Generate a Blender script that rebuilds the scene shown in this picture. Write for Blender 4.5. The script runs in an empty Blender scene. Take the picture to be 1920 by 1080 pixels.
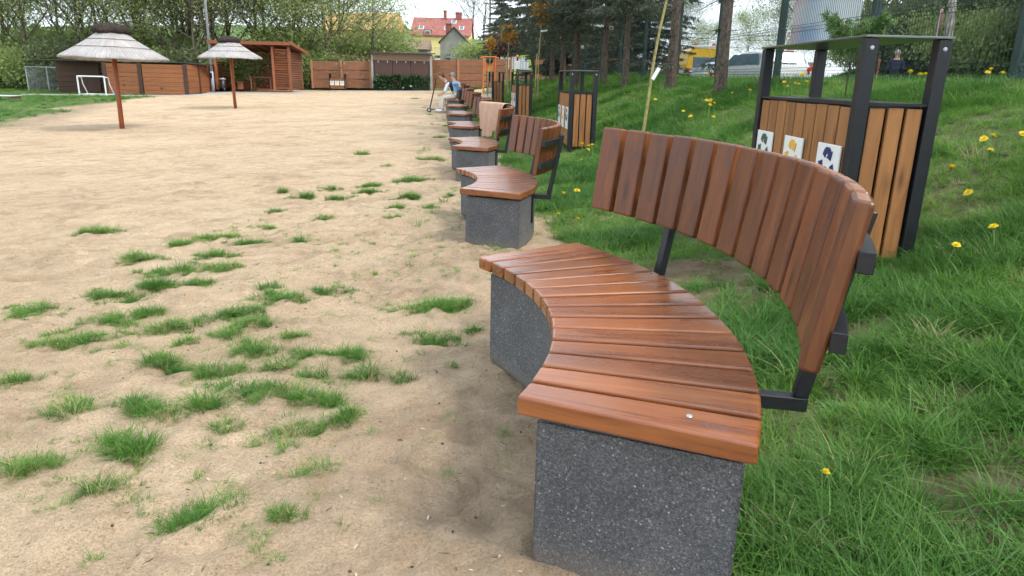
import bpy, bmesh, math, random
from mathutils import Vector, Matrix, Quaternion
scene = bpy.context.scene
R = math.radians
PI = math.pi
# ---------------------------------------------------------------- camera
CAM_H = 1.1269
cam_d = bpy.data.cameras.new('camera'); cam = bpy.data.objects.new('camera', cam_d)
scene.collection.objects.link(cam); scene.camera = cam
cam_d.sensor_width = 36; cam_d.lens = 1326.94 / 1920 * 36
cam_d.clip_start = .05; cam_d.clip_end = 2000
_p, _r = .288172, .023898
_F = Vector((0, math.cos(_p), -math.sin(_p))); _U = Vector((0, math.sin(_p), math.cos(_p))); _X = Vector((1, 0, 0))
_Rt = math.cos(_r) * _X + math.sin(_r) * _U; _Up = -math.sin(_r) * _X + math.cos(_r) * _U
_M = Matrix((_Rt, _Up, -_F)).transposed().to_4x4(); _M.translation = (0, 0, CAM_H)
cam.matrix_world = _M
# ---------------------------------------------------------------- sky, sun, exposure
SUN_EL, SUN_AZ = R(52), R(118)            # azimuth clockwise from +Y
world = bpy.data.worlds.new('World'); scene.world = world; world.use_nodes = True
wn = world.node_tree.nodes; wl = world.node_tree.links
bg = wn['Background']
sky = wn.new('ShaderNodeTexSky'); sky.sky_type = 'NISHITA'; sky.sun_disc = False
sky.sun_elevation = SUN_EL; sky.sun_rotation = SUN_AZ; sky.air_density = 1.0; sky.dust_density = 4.0; sky.ozone_density = 1.0
# a high veil of cloud whitens the whole sky evenly
veil = wn.new('ShaderNodeMix'); veil.data_type = 'RGBA'; veil.inputs[0].default_value = .72
veil.inputs[7].default_value = (10.0, 11.2, 12.2, 1)
wl.new(sky.outputs[0], veil.inputs[6]); wl.new(veil.outputs[2], bg.inputs[0])
bg.inputs[1].default_value = .1
sun_d = bpy.data.lights.new('sun', 'SUN'); sun = bpy.data.objects.new('sun', sun_d); scene.collection.objects.link(sun)
sun_d.energy = 1.5; sun_d.angle = R(11); sun_d.color = (1, .955, .88)
_S = Vector((math.sin(SUN_AZ) * math.cos(SUN_EL), math.cos(SUN_AZ) * math.cos(SUN_EL), math.sin(SUN_EL)))
sun.rotation_euler = _S.to_track_quat('Z', 'Y').to_euler(); sun.location = (10, -10, 30)
vs = scene.view_settings; vs.view_transform = 'Standard'; vs.look = 'None'; vs.gamma = 1; vs.use_curve_mapping = False
vs.exposure = 0.95
scene.cycles.use_adaptive_sampling = True; scene.cycles.adaptive_threshold = .035; scene.cycles.adaptive_min_samples = 20; scene.cycles.use_denoising = True
scene.cycles.max_bounces = 5; scene.cycles.volume_bounces = 0; scene.cycles.diffuse_bounces = 3; scene.cycles.glossy_bounces = 3; scene.cycles.transmission_bounces = 3; scene.cycles.transparent_max_bounces = 8
# ---------------------------------------------------------------- terrain shape
import numpy as np
_rng_perm = np.random.RandomState(7).rand(256, 256)
def vnoise(x, y):
    """smooth value noise 0..1 on a unit lattice"""
    x = np.asarray(x, float); y = np.asarray(y, float)
    xi = np.floor(x).astype(int); yi = np.floor(y).astype(int)
    fx = x - xi; fy = y - yi
    fx = fx * fx * (3 - 2 * fx); fy = fy * fy * (3 - 2 * fy)
    P = _rng_perm
    a = P[xi & 255, yi & 255]; b = P[(xi + 1) & 255, yi & 255]
    c = P[xi & 255, (yi + 1) & 255]; d = P[(xi + 1) & 255, (yi + 1) & 255]
    return (a * (1 - fx) + b * fx) * (1 - fy) + (c * (1 - fx) + d * fx) * fy
def fbm(x, y, f, octv=3):
    s = 0; a = 1; t = 0
    for k in range(octv):
        s = s + a * vnoise(x * f + 17.3 * k, y * f + 5.1 * k); t += a; a *= .5; f *= 2.03
    return s / t
def sstep(a, b, x):
    t = np.clip((x - a) / (b - a), 0, 1); return t * t * (3 - 2 * t)
ROW_Y = [-10, 0, 2, 4, 6, 9.6, 13.6, 17.5, 21, 25, 29, 40, 53, 60]
ROW_Z = [.03, .02, 0, -.075, -.146, -.174, -.175, -.15, -.12, -.07, -.05, .04, .14, .2]
def row_x(Y):                      # line along which the benches stand
    return .55 - .105 * Y
def gz(X, Y):
    X = np.asarray(X, float); Y = np.asarray(Y, float)
    d = X - row_x(np.minimum(Y, 60))
    z0 = np.interp(Y, ROW_Y, ROW_Z)
    k = np.interp(Y, [0, 20, 45], [.032, .032, .02])
    z = z0 - k * 24 * np.tanh(np.maximum(-d - .6, 0) / 24)
    crest = np.interp(Y, [0, 30, 48, 60], [1.15, 1.15, .72, .7])
    t = np.clip((d - 1.2) / 4.1, 0, 1)
    g = .06 * sstep(.5, 1.6, d) + .94 * (t + .05 * np.sin(t * 2 * np.pi) * -1)
    bank = z0 + (crest - z0) * np.clip(g, 0, 1)
    out = crest - (crest - .62) * sstep(6.6, 11.5, d)
    z = np.where(d > .5, bank, z)
    z = np.where(d > 5.3, out, z)
    hill = np.maximum(X - (18.5 - .07 * Y), 0) * np.interp(Y, [0, 45, 62], [1, 1, 0])
    z = z + .33 * hill * sstep(0, 6, hill) * (1 / (1 + hill / 45))
    rise = np.maximum(Y - 57, 0)
    z = z + .048 * rise * sstep(0, 25, rise) * np.interp(X, [-60, 10, 30, 60], [1.5, 1, .35, .25])
    return z
# ---------------------------------------------------------------- helpers
COL = scene.collection
rnd = random.Random(11)
def link(o, parent=None):
    COL.objects.link(o)
    if parent: o.parent = parent
    return o
def tag(o, label=None, cat=None, group=None, kind=None):
    if label: o['label'] = label
    if cat: o['category'] = cat
    if group: o['group'] = group
    if kind: o['kind'] = kind
    return o
def thing(name, label, cat, loc=(0, 0, 0), rz=0, group=None):
    o = bpy.data.objects.new(name, None); o.empty_display_size = .2
    link(o); o.location = loc; o.rotation_euler = (0, 0, rz)
    return tag(o, label, cat, group)
def place(name, mesh, parent=None, loc=(0, 0, 0), rot=(0, 0, 0), scl=None):
    o = bpy.data.objects.new(name, mesh); link(o, parent); o.location = loc; o.rotation_euler = rot
    if scl: o.scale = scl
    return o
def copy_tree(o, parent=None):
    c = o.copy(); COL.objects.link(c); c.parent = parent
    for ch in list(o.children): copy_tree(ch, c)
    return c
class MB:
    """collects shapes into one mesh"""
    def __init__(s): s.v = []; s.f = []; s.m = []; s.cm = 0
    def add(s, vs, fs):
        b = len(s.v); s.v += [tuple(v) for v in vs]; s.f += [tuple(i + b for i in f) for f in fs]; s.m += [s.cm] * len(fs); return s
    def box(s, c, d, rot=None):
        x, y, z = d[0] / 2, d[1] / 2, d[2] / 2
        vs = [Vector(p) for p in ((-x,-y,-z),(x,-y,-z),(x,y,-z),(-x,y,-z),(-x,-y,z),(x,-y,z),(x,y,z),(-x,y,z))]
        if rot is not None: vs = [rot @ v for v in vs]
        return s.add([v + Vector(c) for v in vs], [(3,2,1,0),(4,5,6,7),(0,1,5,4),(1,2,6,5),(2,3,7,6),(3,0,4,7)])
    def tube(s, pts, rad, n=8, cap=True, up=None):
        pts = [Vector(p) for p in pts]
        if not isinstance(rad, (list, tuple)): rad = [rad] * len(pts)
        vs = []; fs = []
        prev = None
        for i, p in enumerate(pts):
            t = (pts[min(i + 1, len(pts) - 1)] - pts[max(i - 1, 0)]).normalized()
            if prev is None:
                a = Vector(up) if up else (Vector((0, 0, 1)) if abs(t.z) < .9 else Vector((1, 0, 0)))
            else: a = prev
            u = (a - t * a.dot(t)).normalized(); prev = u; w = t.cross(u)
            for k in range(n):
                an = 2 * PI * (k + .5) / n
                vs.append(p + (u * math.cos(an) + w * math.sin(an)) * rad[i])
        for i in range(len(pts) - 1):
            for k in range(n):
                fs.append((i*n+k, i*n+(k+1)%n, (i+1)*n+(k+1)%n, (i+1)*n+k))
        if cap:
            fs.append(tuple(range(n))[::-1]); fs.append(tuple((len(pts)-1)*n + k for k in range(n)))
        return s.add(vs, fs)
    def bar(s, a, b, w, h=None, up=(0, 0, 1)):
        a = Vector(a); b = Vector(b); h = h or w; t = (b - a).normalized(); u = Vector(up)
        if abs(t.dot(u)) > .98: u = Vector((0, 1, 0))
        x = t.cross(u).normalized(); y = x.cross(t)
        vs = []
        for p in (a, b):
            for sx, sy in ((-1,-1),(1,-1),(1,1),(-1,1)): vs.append(p + x * sx * w / 2 + y * sy * h / 2)
        return s.add(vs, [(3,2,1,0),(4,5,6,7),(0,1,5,4),(1,2,6,5),(2,3,7,6),(3,0,4,7)])
    def prism(s, poly, z0, z1, axis='z'):
        n = len(poly)
        def P(p, z):
            return {'z': (p[0], p[1], z), 'y': (p[0], z, p[1]), 'x': (z, p[0], p[1])}[axis]
        vs = [P(p, z0) for p in poly] + [P(p, z1) for p in poly]
        fs = [tuple(range(n))[::-1], tuple(range(n, 2*n))] + [(i, (i+1)%n, n+(i+1)%n, n+i) for i in range(n)]
        return s.add(vs, fs)
    def lathe(s, prof, n=24, c=(0, 0, 0)):
        vs = []; fs = []; m = len(prof)
        for k in range(n):
            a = 2 * PI * k / n
            for r, z in prof: vs.append((c[0] + r * math.cos(a), c[1] + r * math.sin(a), c[2] + z))
        for k in range(n):
            for i in range(m - 1):
                fs.append((k*m+i, ((k+1)%n)*m+i, ((k+1)%n)*m+i+1, k*m+i+1))
        return s.add(vs, fs)
    def mesh(s, name, mats, bevel=0, seg=2, smooth=False, fix=True):
        me = bpy.data.meshes.new(name); me.from_pydata(s.v, [], s.f)
        if not isinstance(mats, (list, tuple)): mats = [mats]
        for m in mats: me.materials.append(m)
        for p, mi in zip(me.polygons, s.m): p.material_index = mi
        if bevel or fix:
            bm = bmesh.new(); bm.from_mesh(me)
            if fix: bmesh.ops.recalc_face_normals(bm, faces=bm.faces)
            if bevel:
                es = [e for e in bm.edges if e.is_manifold and e.calc_face_angle(0) > .5]
                bmesh.ops.bevel(bm, geom=es, offset=bevel, segments=seg, affect='EDGES', profile=.5)
            bm.to_mesh(me); bm.free()
        if smooth: me.shade_smooth()
        return me
    def build(s, name, mats, parent=None, loc=(0, 0, 0), rot=(0, 0, 0), bevel=0, seg=2, smooth=False, fix=True):
        return place(name, s.mesh(name, mats, bevel, seg, smooth, fix), parent, loc, rot)
def npmesh(name, V, F, mat, smooth=False):
    """mesh from numpy arrays, F of equal-sided faces"""
    me = bpy.data.meshes.new(name); V = np.asarray(V, np.float32); F = np.asarray(F, np.int32); k = F.shape[1]
    me.vertices.add(len(V)); me.vertices.foreach_set('co', V.ravel())
    me.loops.add(F.size); me.loops.foreach_set('vertex_index', F.ravel())
    me.polygons.add(len(F)); me.polygons.foreach_set('loop_start', np.arange(len(F), dtype=np.int32) * k)
    me.update(calc_edges=True); me.validate()
    for m in (mat if isinstance(mat, (list, tuple)) else [mat]): me.materials.append(m)
    if smooth: me.shade_smooth()
    return me
# ---------------------------------------------------------------- material kit
class NT:
    def __init__(s, name):
        s.mat = bpy.data.materials.new(name); s.mat.use_nodes = True
        s.t = s.mat.node_tree; s.n = s.t.nodes; s.b = s.n['Principled BSDF']; s.out = s.n['Material Output']
    def N(s, ty, **k):
        o = s.n.new('ShaderNode' + ty)
        for a, v in k.items(): setattr(o, a, v)
        return o
    def L(s, a, b): s.t.links.new(a, b)
    def inp(s, node, **k):
        for a, v in k.items():
            i = node.inputs[a.replace('_', ' ')]
            if hasattr(v, 'is_linked') or isinstance(v, bpy.types.NodeSocket): s.L(v, i)
            else: i.default_value = v
        return node
    def coord(s, kind='Object', scale=(1, 1, 1), rnd_off=0):
        c = s.N('TexCoord'); o = c.outputs[kind]
        if rnd_off:
            oi = s.N('ObjectInfo'); m = s.N('VectorMath', operation='MULTIPLY_ADD')
            cb = s.N('CombineXYZ'); ml = s.N('Math', operation='MULTIPLY'); ml.inputs[1].default_value = 7.31
            s.L(oi.outputs['Random'], ml.inputs[0]); fr = s.N('Math', operation='FRACT'); s.L(ml.outputs[0], fr.inputs[0])
            s.L(oi.outputs['Random'], cb.inputs[0]); s.L(fr.outputs[0], cb.inputs[1]); s.L(oi.outputs['Random'], cb.inputs[2])
            m.inputs[1].default_value = (rnd_off,) * 3
            s.L(cb.outputs[0], m.inputs[0]); s.L(o, m.inputs[2]); o = m.outputs[0]
        mp = s.N('Mapping'); mp.inputs['Scale'].default_value = scale; s.L(o, mp.inputs[0]); return mp.outputs[0]
    def noise(s, vec, scale, detail=4, rough=.55, dist=0):
        n = s.N('TexNoise'); s.inp(n, Scale=scale, Detail=detail, Roughness=rough, Distortion=dist)
        if vec is not None: s.L(vec, n.inputs['Vector'])
        return n.outputs['Fac']
    def ramp(s, fac, stops, interp='LINEAR'):
        r = s.N('ValToRGB'); e = r.color_ramp.elements; r.color_ramp.interpolation = interp
        while len(e) < len(stops): e.new(.5)
        for i, (p, c) in enumerate(stops): e[i].position = p; e[i].color = (*c, 1) if len(c) == 3 else c
        s.L(fac, r.inputs[0]); return r.outputs[0]
    def mix(s, fac, a, b, mode='MIX'):
        m = s.N('Mix', data_type='RGBA', blend_type=mode)
        for i, v in ((0, fac), (6, a), (7, b)):
            if isinstance(v, bpy.types.NodeSocket): s.L(v, m.inputs[i])
            else: m.inputs[i].default_value = v if i == 0 else ((*v, 1) if len(v) == 3 else v)
        return m.outputs[2]
    def math(s, op, a, b=0, clamp=False):
        m = s.N('Math', operation=op, use_clamp=clamp)
        for i, v in ((0, a), (1, b)):
            if isinstance(v, bpy.types.NodeSocket): s.L(v, m.inputs[i])
            else: m.inputs[i].default_value = v
        return m.outputs[0]
    def bump(s, h, strength=.3, dist=.01, normal=None):
        b = s.N('Bump'); s.inp(b, Strength=strength, Distance=dist); s.L(h, b.inputs['Height'])
        if normal: s.L(normal, b.inputs['Normal'])
        return b.outputs[0]
    def done(s, color, rough=.6, spec=.5, normal=None, metal=0, coat=0):
        for nm, v in (('Base Color', color), ('Roughness', rough), ('Specular IOR Level', spec), ('Metallic', metal), ('Coat Weight', coat)):
            if isinstance(v, bpy.types.NodeSocket): s.L(v, s.b.inputs[nm])
            else: s.b.inputs[nm].default_value = (*v, 1) if nm == 'Base Color' else v
        if normal: s.L(normal, s.b.inputs['Normal'])
        return s.mat
def plain(name, col, rough=.6, var=.18, scale=6, metal=0, spec=.5, bump=.15, rndv=0):
    """paint, plaster, metal: a colour with uneven tone and slight relief"""
    t = NT(name); v = t.coord('Object'); f = t.noise(v, scale, 5, .6)
    lo = tuple(c * (1 - var) for c in col); hi = tuple(min(1, c * (1 + var)) for c in col)
    c = t.ramp(f, [(.3, lo), (.7, hi)])
    if rndv:
        oi = t.N('ObjectInfo'); hs = t.N('HueSaturation'); t.L(c, hs.inputs['Color'])
        mr = t.N('MapRange'); t.inp(mr, To_Min=1 - rndv, To_Max=1 + rndv); t.L(oi.outputs['Random'], mr.inputs[0]); t.L(mr.outputs[0], hs.inputs['Value'])
        c = hs.outputs[0]
    n = t.bump(t.noise(v, scale * 8, 3), bump, .004)
    return t.done(c, rough, spec, n, metal)
def wood(name, dark, mid, light, axis='x', rough=.35, coat=0, knots=True, rndv=.25, fine=1.0, weather=0):
    t = NT(name)
    k = {'x': (1.6, 16, 16), 'y': (16, 1.6, 16), 'z': (16, 16, 1.6)}[axis]
    v = t.coord('Object', tuple(a * fine for a in k), rnd_off=3.7)
    w1 = t.noise(v, 1.0, 6, .62, 1.1)
    k2 = {'x': (3, 90, 90), 'y': (90, 3, 90), 'z': (90, 90, 3)}[axis]
    v2 = t.coord('Object', tuple(a * fine for a in k2), rnd_off=3.7)
    w2 = t.noise(v2, 1.0, 3, .6, .3)
    fac = t.math('ADD', t.math('MULTIPLY', w1, .72), t.math('MULTIPLY', w2, .28))
    c = t.ramp(fac, [(.30, dark), (.48, mid), (.68, light)])
    h = w2
    if knots:
        k3 = {'x': (2.6, 9, 9), 'y': (9, 2.6, 9), 'z': (9, 9, 2.6)}[axis]
        v3 = t.coord('Object', k3, rnd_off=5.3)
        vo = t.N('TexVoronoi', feature='F1'); t.inp(vo, Scale=.8); t.L(v3, vo.inputs['Vector'])
        kd = t.ramp(vo.outputs['Distance'], [(.05, (1, 1, 1)), (.11, (.45, .45, .45)), (.2, (0, 0, 0))])
        c = t.mix(t.math('MULTIPLY', kd, .8), c, tuple(a * .5 for a in dark))
    oi = t.N('ObjectInfo'); hs = t.N('HueSaturation'); t.L(c, hs.inputs['Color'])
    mr = t.N('MapRange'); t.inp(mr, To_Min=1 - rndv, To_Max=1 + rndv); t.L(oi.outputs['Random'], mr.inputs[0]); t.L(mr.outputs[0], hs.inputs['Value'])
    rg = t.ramp(w1, [(.3, (rough * .8,) * 3), (.7, (min(1, rough * 1.35),) * 3)])
    t.b.inputs['Coat Roughness'].default_value = .16
    return t.done(hs.outputs[0], rg, .5, t.bump(h, .12, .002), 0, coat)
# ---------------------------------------------------------------- materials
M = {}
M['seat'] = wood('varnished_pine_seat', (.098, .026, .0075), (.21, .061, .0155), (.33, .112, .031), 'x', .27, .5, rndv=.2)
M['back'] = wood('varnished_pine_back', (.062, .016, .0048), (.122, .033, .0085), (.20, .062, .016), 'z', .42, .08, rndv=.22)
M['back_side'] = wood('cut_pine_edge', (.085, .023, .007), (.165, .05, .013), (.26, .095, .025), 'z', .4, .15, rndv=.2)
M['back_end'] = plain('sky_paled_end_grain', (.26, .13, .08), .45, .25, 60)  # end grain, with the pale sky reflection put into its colour
M['board'] = wood('larch_board', (.175, .07, .02), (.275, .115, .034), (.35, .155, .05), 'z', .55, .05, rndv=.12)
M['shedboard'] = wood('orange_stained_board', (.17, .058, .02), (.25, .088, .03), (.32, .12, .042), 'x', .6, 0, False, rndv=.1, fine=.4)
M['shedpost'] = wood('dark_stained_post', (.04, .02, .013), (.06, .03, .019), (.085, .043, .027), 'z', .6, 0, False)
M['darkboard'] = wood('dark_brown_board', (.06, .026, .016), (.09, .042, .026), (.12, .06, .038), 'z', .65, 0, False, fine=.4)
M['pavwood'] = wood('red_brown_timber', (.15, .045, .018), (.22, .07, .027), (.29, .105, .042), 'z', .55, 0, False, fine=.5)
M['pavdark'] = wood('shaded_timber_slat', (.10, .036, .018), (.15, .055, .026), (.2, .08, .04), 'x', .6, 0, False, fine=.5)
M['pole'] = wood('red_brown_pole', (.16, .04, .014), (.24, .065, .022), (.3, .09, .034), 'z', .5, 0, False)
M['steel'] = plain('black_powder_coat', (.008, .009, .013), .42, .25, 9, 0, .5, .25)
M['zinc'] = plain('galvanised_steel', (.42, .45, .48), .45, .12, 12, .6)
M['lamp'] = plain('grey_lamp_paint', (.42, .46, .5), .5, .1, 6)
M['green_post'] = plain('dark_green_coat', (.012, .035, .033), .45, .2, 5)
M['wire'] = plain('green_wire', (.02, .045, .042), .5, .1, 5)
M['white'] = plain('white_paint', (.72, .73, .73), .45, .06, 5)
M['plate'] = plain('white_plate', (.78, .79, .78), .3, .03, 5, bump=.02)
M['sym_green'] = plain('green_print', (.045, .1, .06), .4, .1)
M['sym_yellow'] = plain('yellow_print', (.75, .42, .04), .4, .1)
M['sym_blue'] = plain('blue_print', (.015, .022, .12), .4, .1)
M['sym_grey'] = plain('grey_print', (.3, .36, .42), .4, .1)
M['roofsheet'] = plain('anthracite_sheet', (.16, .17, .165), .28, .1, 3, .7, .5, .05)
M['concpost'] = plain('pale_terracotta_post', (.36, .18, .095), .75, .14, 3)
M['concfence'] = plain('terracotta_concrete', (.24, .105, .055), .75, .16, 3, rndv=.06)
M['concgrey'] = plain('weathered_concrete', (.33, .32, .30), .85, .22, 1.5)
M['plaster_y'] = plain('yellow_plaster', (.75, .62, .27), .8, .05, 1)
M['plaster_c'] = plain('cream_plaster', (.68, .61, .44), .8, .06, 1)
M['plaster_o'] = plain('ochre_plaster', (.55, .33, .13), .8, .1, 1)
M['plaster_g'] = plain('grey_bare_render', (.33, .315, .29), .9, .28, .9)
M['glass'] = plain('window_glass', (.10, .13, .16), .08, .1, 1, 0, .8, 0)
M['blue_frame'] = plain('blue_shutter', (.12, .2, .36), .5)
M['brick'] = plain('chimney_brick', (.3, .1, .075), .8, .25, 6)
M['orange'] = plain('orange_paint', (.6, .17, .035), .4, .06)
M['lime'] = plain('lime_paint', (.45, .72, .06), .4, .06)
M['yellow'] = plain('yellow_vehicle_paint', (.82, .48, .015), .3, .05, 3, 0, .5, 0)
M['carwhite'] = plain('white_car_paint', (.72, .73, .74), .22, .02, 3, 0, .6, 0)
M['carsilver'] = plain('silver_car_paint', (.45, .49, .55), .28, .04, 3, .3, .6, 0)
M['carglass'] = plain('car_glass', (.12, .17, .21), .12, .15, 1.2, 0, .4, 0)
M['red'] = plain('red_lens', (.5, .025, .02), .2, .1, 3, 0, .6, 0)
M['rubber'] = plain('tyre_rubber', (.02, .02, .02), .8)
M['towel'] = plain('beige_terry', (.52, .34, .25), .95, .12, 60, 0, .1, .8)
M['blueball'] = plain('blue_plastic', (.05, .2, .62), .35, .05)
M['skin'] = plain('skin', (.55, .31, .21), .55, .06)
M['hair_b'] = plain('brown_hair', (.09, .055, .03), .6, .3, 40)
M['hair_g'] = plain('grey_hair', (.26, .24, .22), .6, .3, 40)
M['denim'] = plain('pale_denim', (.22, .40, .62), .85, .15, 20)
M['navy'] = plain('navy_cloth', (.012, .016, .045), .85, .2, 20)
M['cream'] = plain('cream_cloth', (.66, .6, .5), .85, .1, 20)
M['whitecloth'] = plain('white_cloth', (.75, .77, .8), .85, .06, 20)
M['darkcloth'] = plain('dark_cloth', (.02, .022, .03), .85, .2, 20)
M['black'] = plain('black_plastic', (.015, .015, .015), .4)
M['barkdead'] = plain('stake_bark', (.30, .25, .09), .8, .35, 20, bump=.6)
M['tagwhite'] = plain('white_tag', (.8, .8, .8), .5, .02)
M['asphalt'] = plain('asphalt', (.06, .06, .063), .85, .2, 4)
M['paving'] = plain('grey_paving', (.42, .41, .38), .85, .15, 3)
M['tarroof'] = plain('tar_paper', (.05, .048, .045), .85, .3, 6)
M['osb'] = plain('weathered_osb', (.22, .15, .10), .8, .35, 20)
M['shutter'] = plain('brown_shutter', (.085, .042, .034), .6, .12, 3)
M['corr'] = plain('pale_corrugated', (.52, .55, .58), .6, .1, 3)
M['twig'] = plain('dead_twig', (.13, .085, .055), .85, .3, 20)
M['chip'] = plain('pale_wood_chip', (.45, .36, .27), .8, .15, 20)

def m_aggregate():
    t = NT('exposed_aggregate_concrete'); v = t.coord('Object')
    vo = t.N('TexVoronoi', feature='F1'); t.inp(vo, Scale=240., Randomness=1.); t.L(v, vo.inputs['Vector'])
    sp = t.N('SeparateColor'); t.L(vo.outputs['Color'], sp.inputs[0])
    cell = t.ramp(sp.outputs[0], [(0, (.065, .066, .071)), (.5, (.098, .10, .106)), (.8, (.122, .124, .132)), (.965, (.15, .15, .158)), (.988, (.24, .24, .24)), (1, (.36, .36, .355))])
    v2 = t.N('TexVoronoi', feature='F1'); t.inp(v2, Scale=300.); t.L(v, v2.inputs['Vector'])
    s2 = t.N('SeparateColor'); t.L(v2.outputs['Color'], s2.inputs[0])
    fine = t.ramp(s2.outputs[0], [(0, (.72, .72, .72)), (.9, (1.08, 1.08, 1.08)), (1, (1.6, 1.6, 1.6))])
    c = t.mix(1, cell, fine, 'MULTIPLY')
    big = t.ramp(t.noise(v, 5, 4), [(.3, (.82, .82, .82)), (.7, (1.2, 1.2, 1.2))])
    c = t.mix(1, c, big, 'MULTIPLY')
    # splashed sand dust near the foot
    gp = t.N('SeparateXYZ'); co = t.N('TexCoord'); t.L(co.outputs['Object'], gp.inputs[0])
    dz = t.math('ADD', gp.outputs[2], t.math('MULTIPLY', t.noise(v, 14, 4), .08))
    dust = t.ramp(dz, [(.045, (.42, .42, .42)), (.15, (0, 0, 0))])
    c = t.mix(dust, c, (.24, .19, .14))
    n = t.bump(vo.outputs['Distance'], -.7, .004); n = t.bump(t.noise(v, 260, 2), .3, .003, n)
    return t.done(c, .72, .4, n)
M['aggregate'] = m_aggregate()

def m_ground():
    t = NT('sand_and_turf_soil'); v = t.coord('Object')
    at = t.N('Attribute', attribute_name='turf'); dm = t.N('Attribute', attribute_name='damp_shade')
    n1 = t.noise(v, .55, 5, .6); n2 = t.noise(v, 7, 5, .65); n3 = t.noise(v, 120, 3, .7); n4 = t.noise(v, 2.2, 4, .6)
    sand = t.ramp(n1, [(.3, (.50, .365, .24)), (.55, (.57, .43, .29)), (.75, (.62, .485, .34))])
    sand = t.mix(1, sand, t.ramp(n2, [(.3, (.84, .83, .82)), (.65, (1.08, 1.08, 1.08))]), 'MULTIPLY')
    sand = t.mix(1, sand, t.ramp(n3, [(.3, (.74, .72, .70)), (.5, (1.06, 1.06, 1.06)), (.75, (1.26, 1.26, 1.26))]), 'MULTIPLY')
    dirt_shade = t.ramp(n2, [(.3, (.25, .18, .125)), (.7, (.36, .27, .19))])  # churned soil colour, also carries the painted bench shadow
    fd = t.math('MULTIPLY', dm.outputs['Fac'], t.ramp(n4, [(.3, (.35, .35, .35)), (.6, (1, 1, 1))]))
    sand = t.mix(fd, sand, dirt_shade)
    sand = t.mix(1, sand, t.ramp(t.noise(v, 1.7, 6, .72, .8), [(.36, (.78, .765, .75)), (.5, (1, 1, 1)), (.68, (1.06, 1.06, 1.06))]), 'MULTIPLY')
    # trampled crumbs of earth and leaf litter
    vo = t.N('TexVoronoi', feature='F1'); t.inp(vo, Scale=26.); t.L(v, vo.inputs['Vector'])
    sp = t.N('SeparateColor'); t.L(vo.outputs['Color'], sp.inputs[0])
    crumb = t.math('MULTIPLY', t.ramp(vo.outputs['Distance'], [(.10, (1, 1, 1)), (.17, (0, 0, 0))]), t.ramp(sp.outputs[0], [(.9, (0, 0, 0)), (.92, (1, 1, 1))]))
    sand = t.mix(t.math('MULTIPLY', crumb, .75), sand, (.1, .07, .045))
    soil = t.ramp(n2, [(.3, (.10, .075, .045)), (.55, (.19, .14, .09)), (.75, (.27, .21, .145))])
    far = t.ramp(n4, [(.3, (.07, .12, .035)), (.55, (.11, .165, .05)), (.75, (.17, .20, .085))])
    fg = t.N('Attribute', attribute_name='lawn')
    soil = t.mix(fg.outputs['Fac'], soil, far)
    c = t.mix(at.outputs['Fac'], sand, soil)
    vd = t.N('TexVoronoi', feature='SMOOTH_F1'); t.inp(vd, Scale=12., Smoothness=.5); t.L(v, vd.inputs['Vector'])
    h = t.math('ADD', t.math('ADD', t.math('MULTIPLY', t.noise(v, 9, 5, .6), .55), t.math('MULTIPLY', t.noise(v, 38, 5, .7), .5)), t.math('MULTIPLY', vd.outputs['Distance'], .45))
    n = t.bump(h, 1.0, .075); n = t.bump(t.noise(v, 70, 5, .75), .7, .012, n); n = t.bump(n3, .5, .006, n)
    return t.done(c, .95, .15, n)
M['ground'] = m_ground()

def m_leaf(name, stops, trans=.35, rough=.55, attr='tone', inst=True, noise_scale=None):
    """thin leaf: diffuse face plus light let through; tone varies per plant"""
    t = NT(name)
    if inst:
        a = t.N('Attribute', attribute_name=attr, attribute_type='INSTANCER'); f = a.outputs['Fac']
    else:
        g = t.N('NewGeometry'); f = g.outputs['Random Per Island']
    if noise_scale:
        v = t.coord('Object'); f = t.math('ADD', t.math('MULTIPLY', f, .5), t.math('MULTIPLY', t.noise(v, noise_scale, 3), .5))
    c = t.ramp(f, stops)
    t.done(c, rough, .35)
    tr = t.N('BsdfTranslucent'); t.L(c, tr.inputs['Color'])
    mx = t.N('MixShader'); mx.inputs[0].default_value = trans
    t.L(t.b.outputs[0], mx.inputs[1]); t.L(tr.outputs[0], mx.inputs[2]); t.L(mx.outputs[0], t.out.inputs['Surface'])
    return t.mat
M['grass'] = m_leaf('grass_blade', [(0, (.055, .155, .026)), (.45, (.115, .255, .040)), (.75, (.185, .335, .060)), (.93, (.28, .37, .10)), (1, (.48, .42, .23))], .42, .5)
M['weed'] = m_leaf('broad_weed_leaf', [(0, (.05, .14, .03)), (1, (.10, .23, .05))], .3, .45)
M['petal'] = m_leaf('dandelion_petal', [(0, (.80, .58, .01)), (1, (.85, .68, .02))], .2, .6, inst=False)
M['stem'] = plain('pale_green_stem', (.16, .26, .07), .6)
M['leaf_spring'] = m_leaf('spring_leaf', [(0, (.24, .31, .12)), (.4, (.33, .41, .155)), (.75, (.41, .48, .19)), (1, (.48, .53, .24))], .54, .6, inst=False, noise_scale=.45)
M['leaf_pale'] = m_leaf('pale_willow_leaf', [(0, (.24, .31, .105)), (.5, (.33, .41, .15)), (1, (.43, .5, .2))], .52, .6, inst=False, noise_scale=.5)
M['leaf_dark'] = m_leaf('dull_dark_leaf', [(0, (.13, .16, .09)), (.5, (.20, .24, .125)), (1, (.29, .33, .16))], .48, .6, inst=False, noise_scale=.6)
M['leaf_orange'] = m_leaf('young_orange_leaf', [(0, (.26, .10, .015)), (.5, (.42, .2, .03)), (1, (.38, .3, .06))], .35, .6, inst=False)
M['leaf_red'] = m_leaf('dull_red_leaf', [(0, (.07, .035, .033)), (.5, (.11, .055, .048)), (1, (.14, .08, .06))], .3, .6, inst=False)
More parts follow.
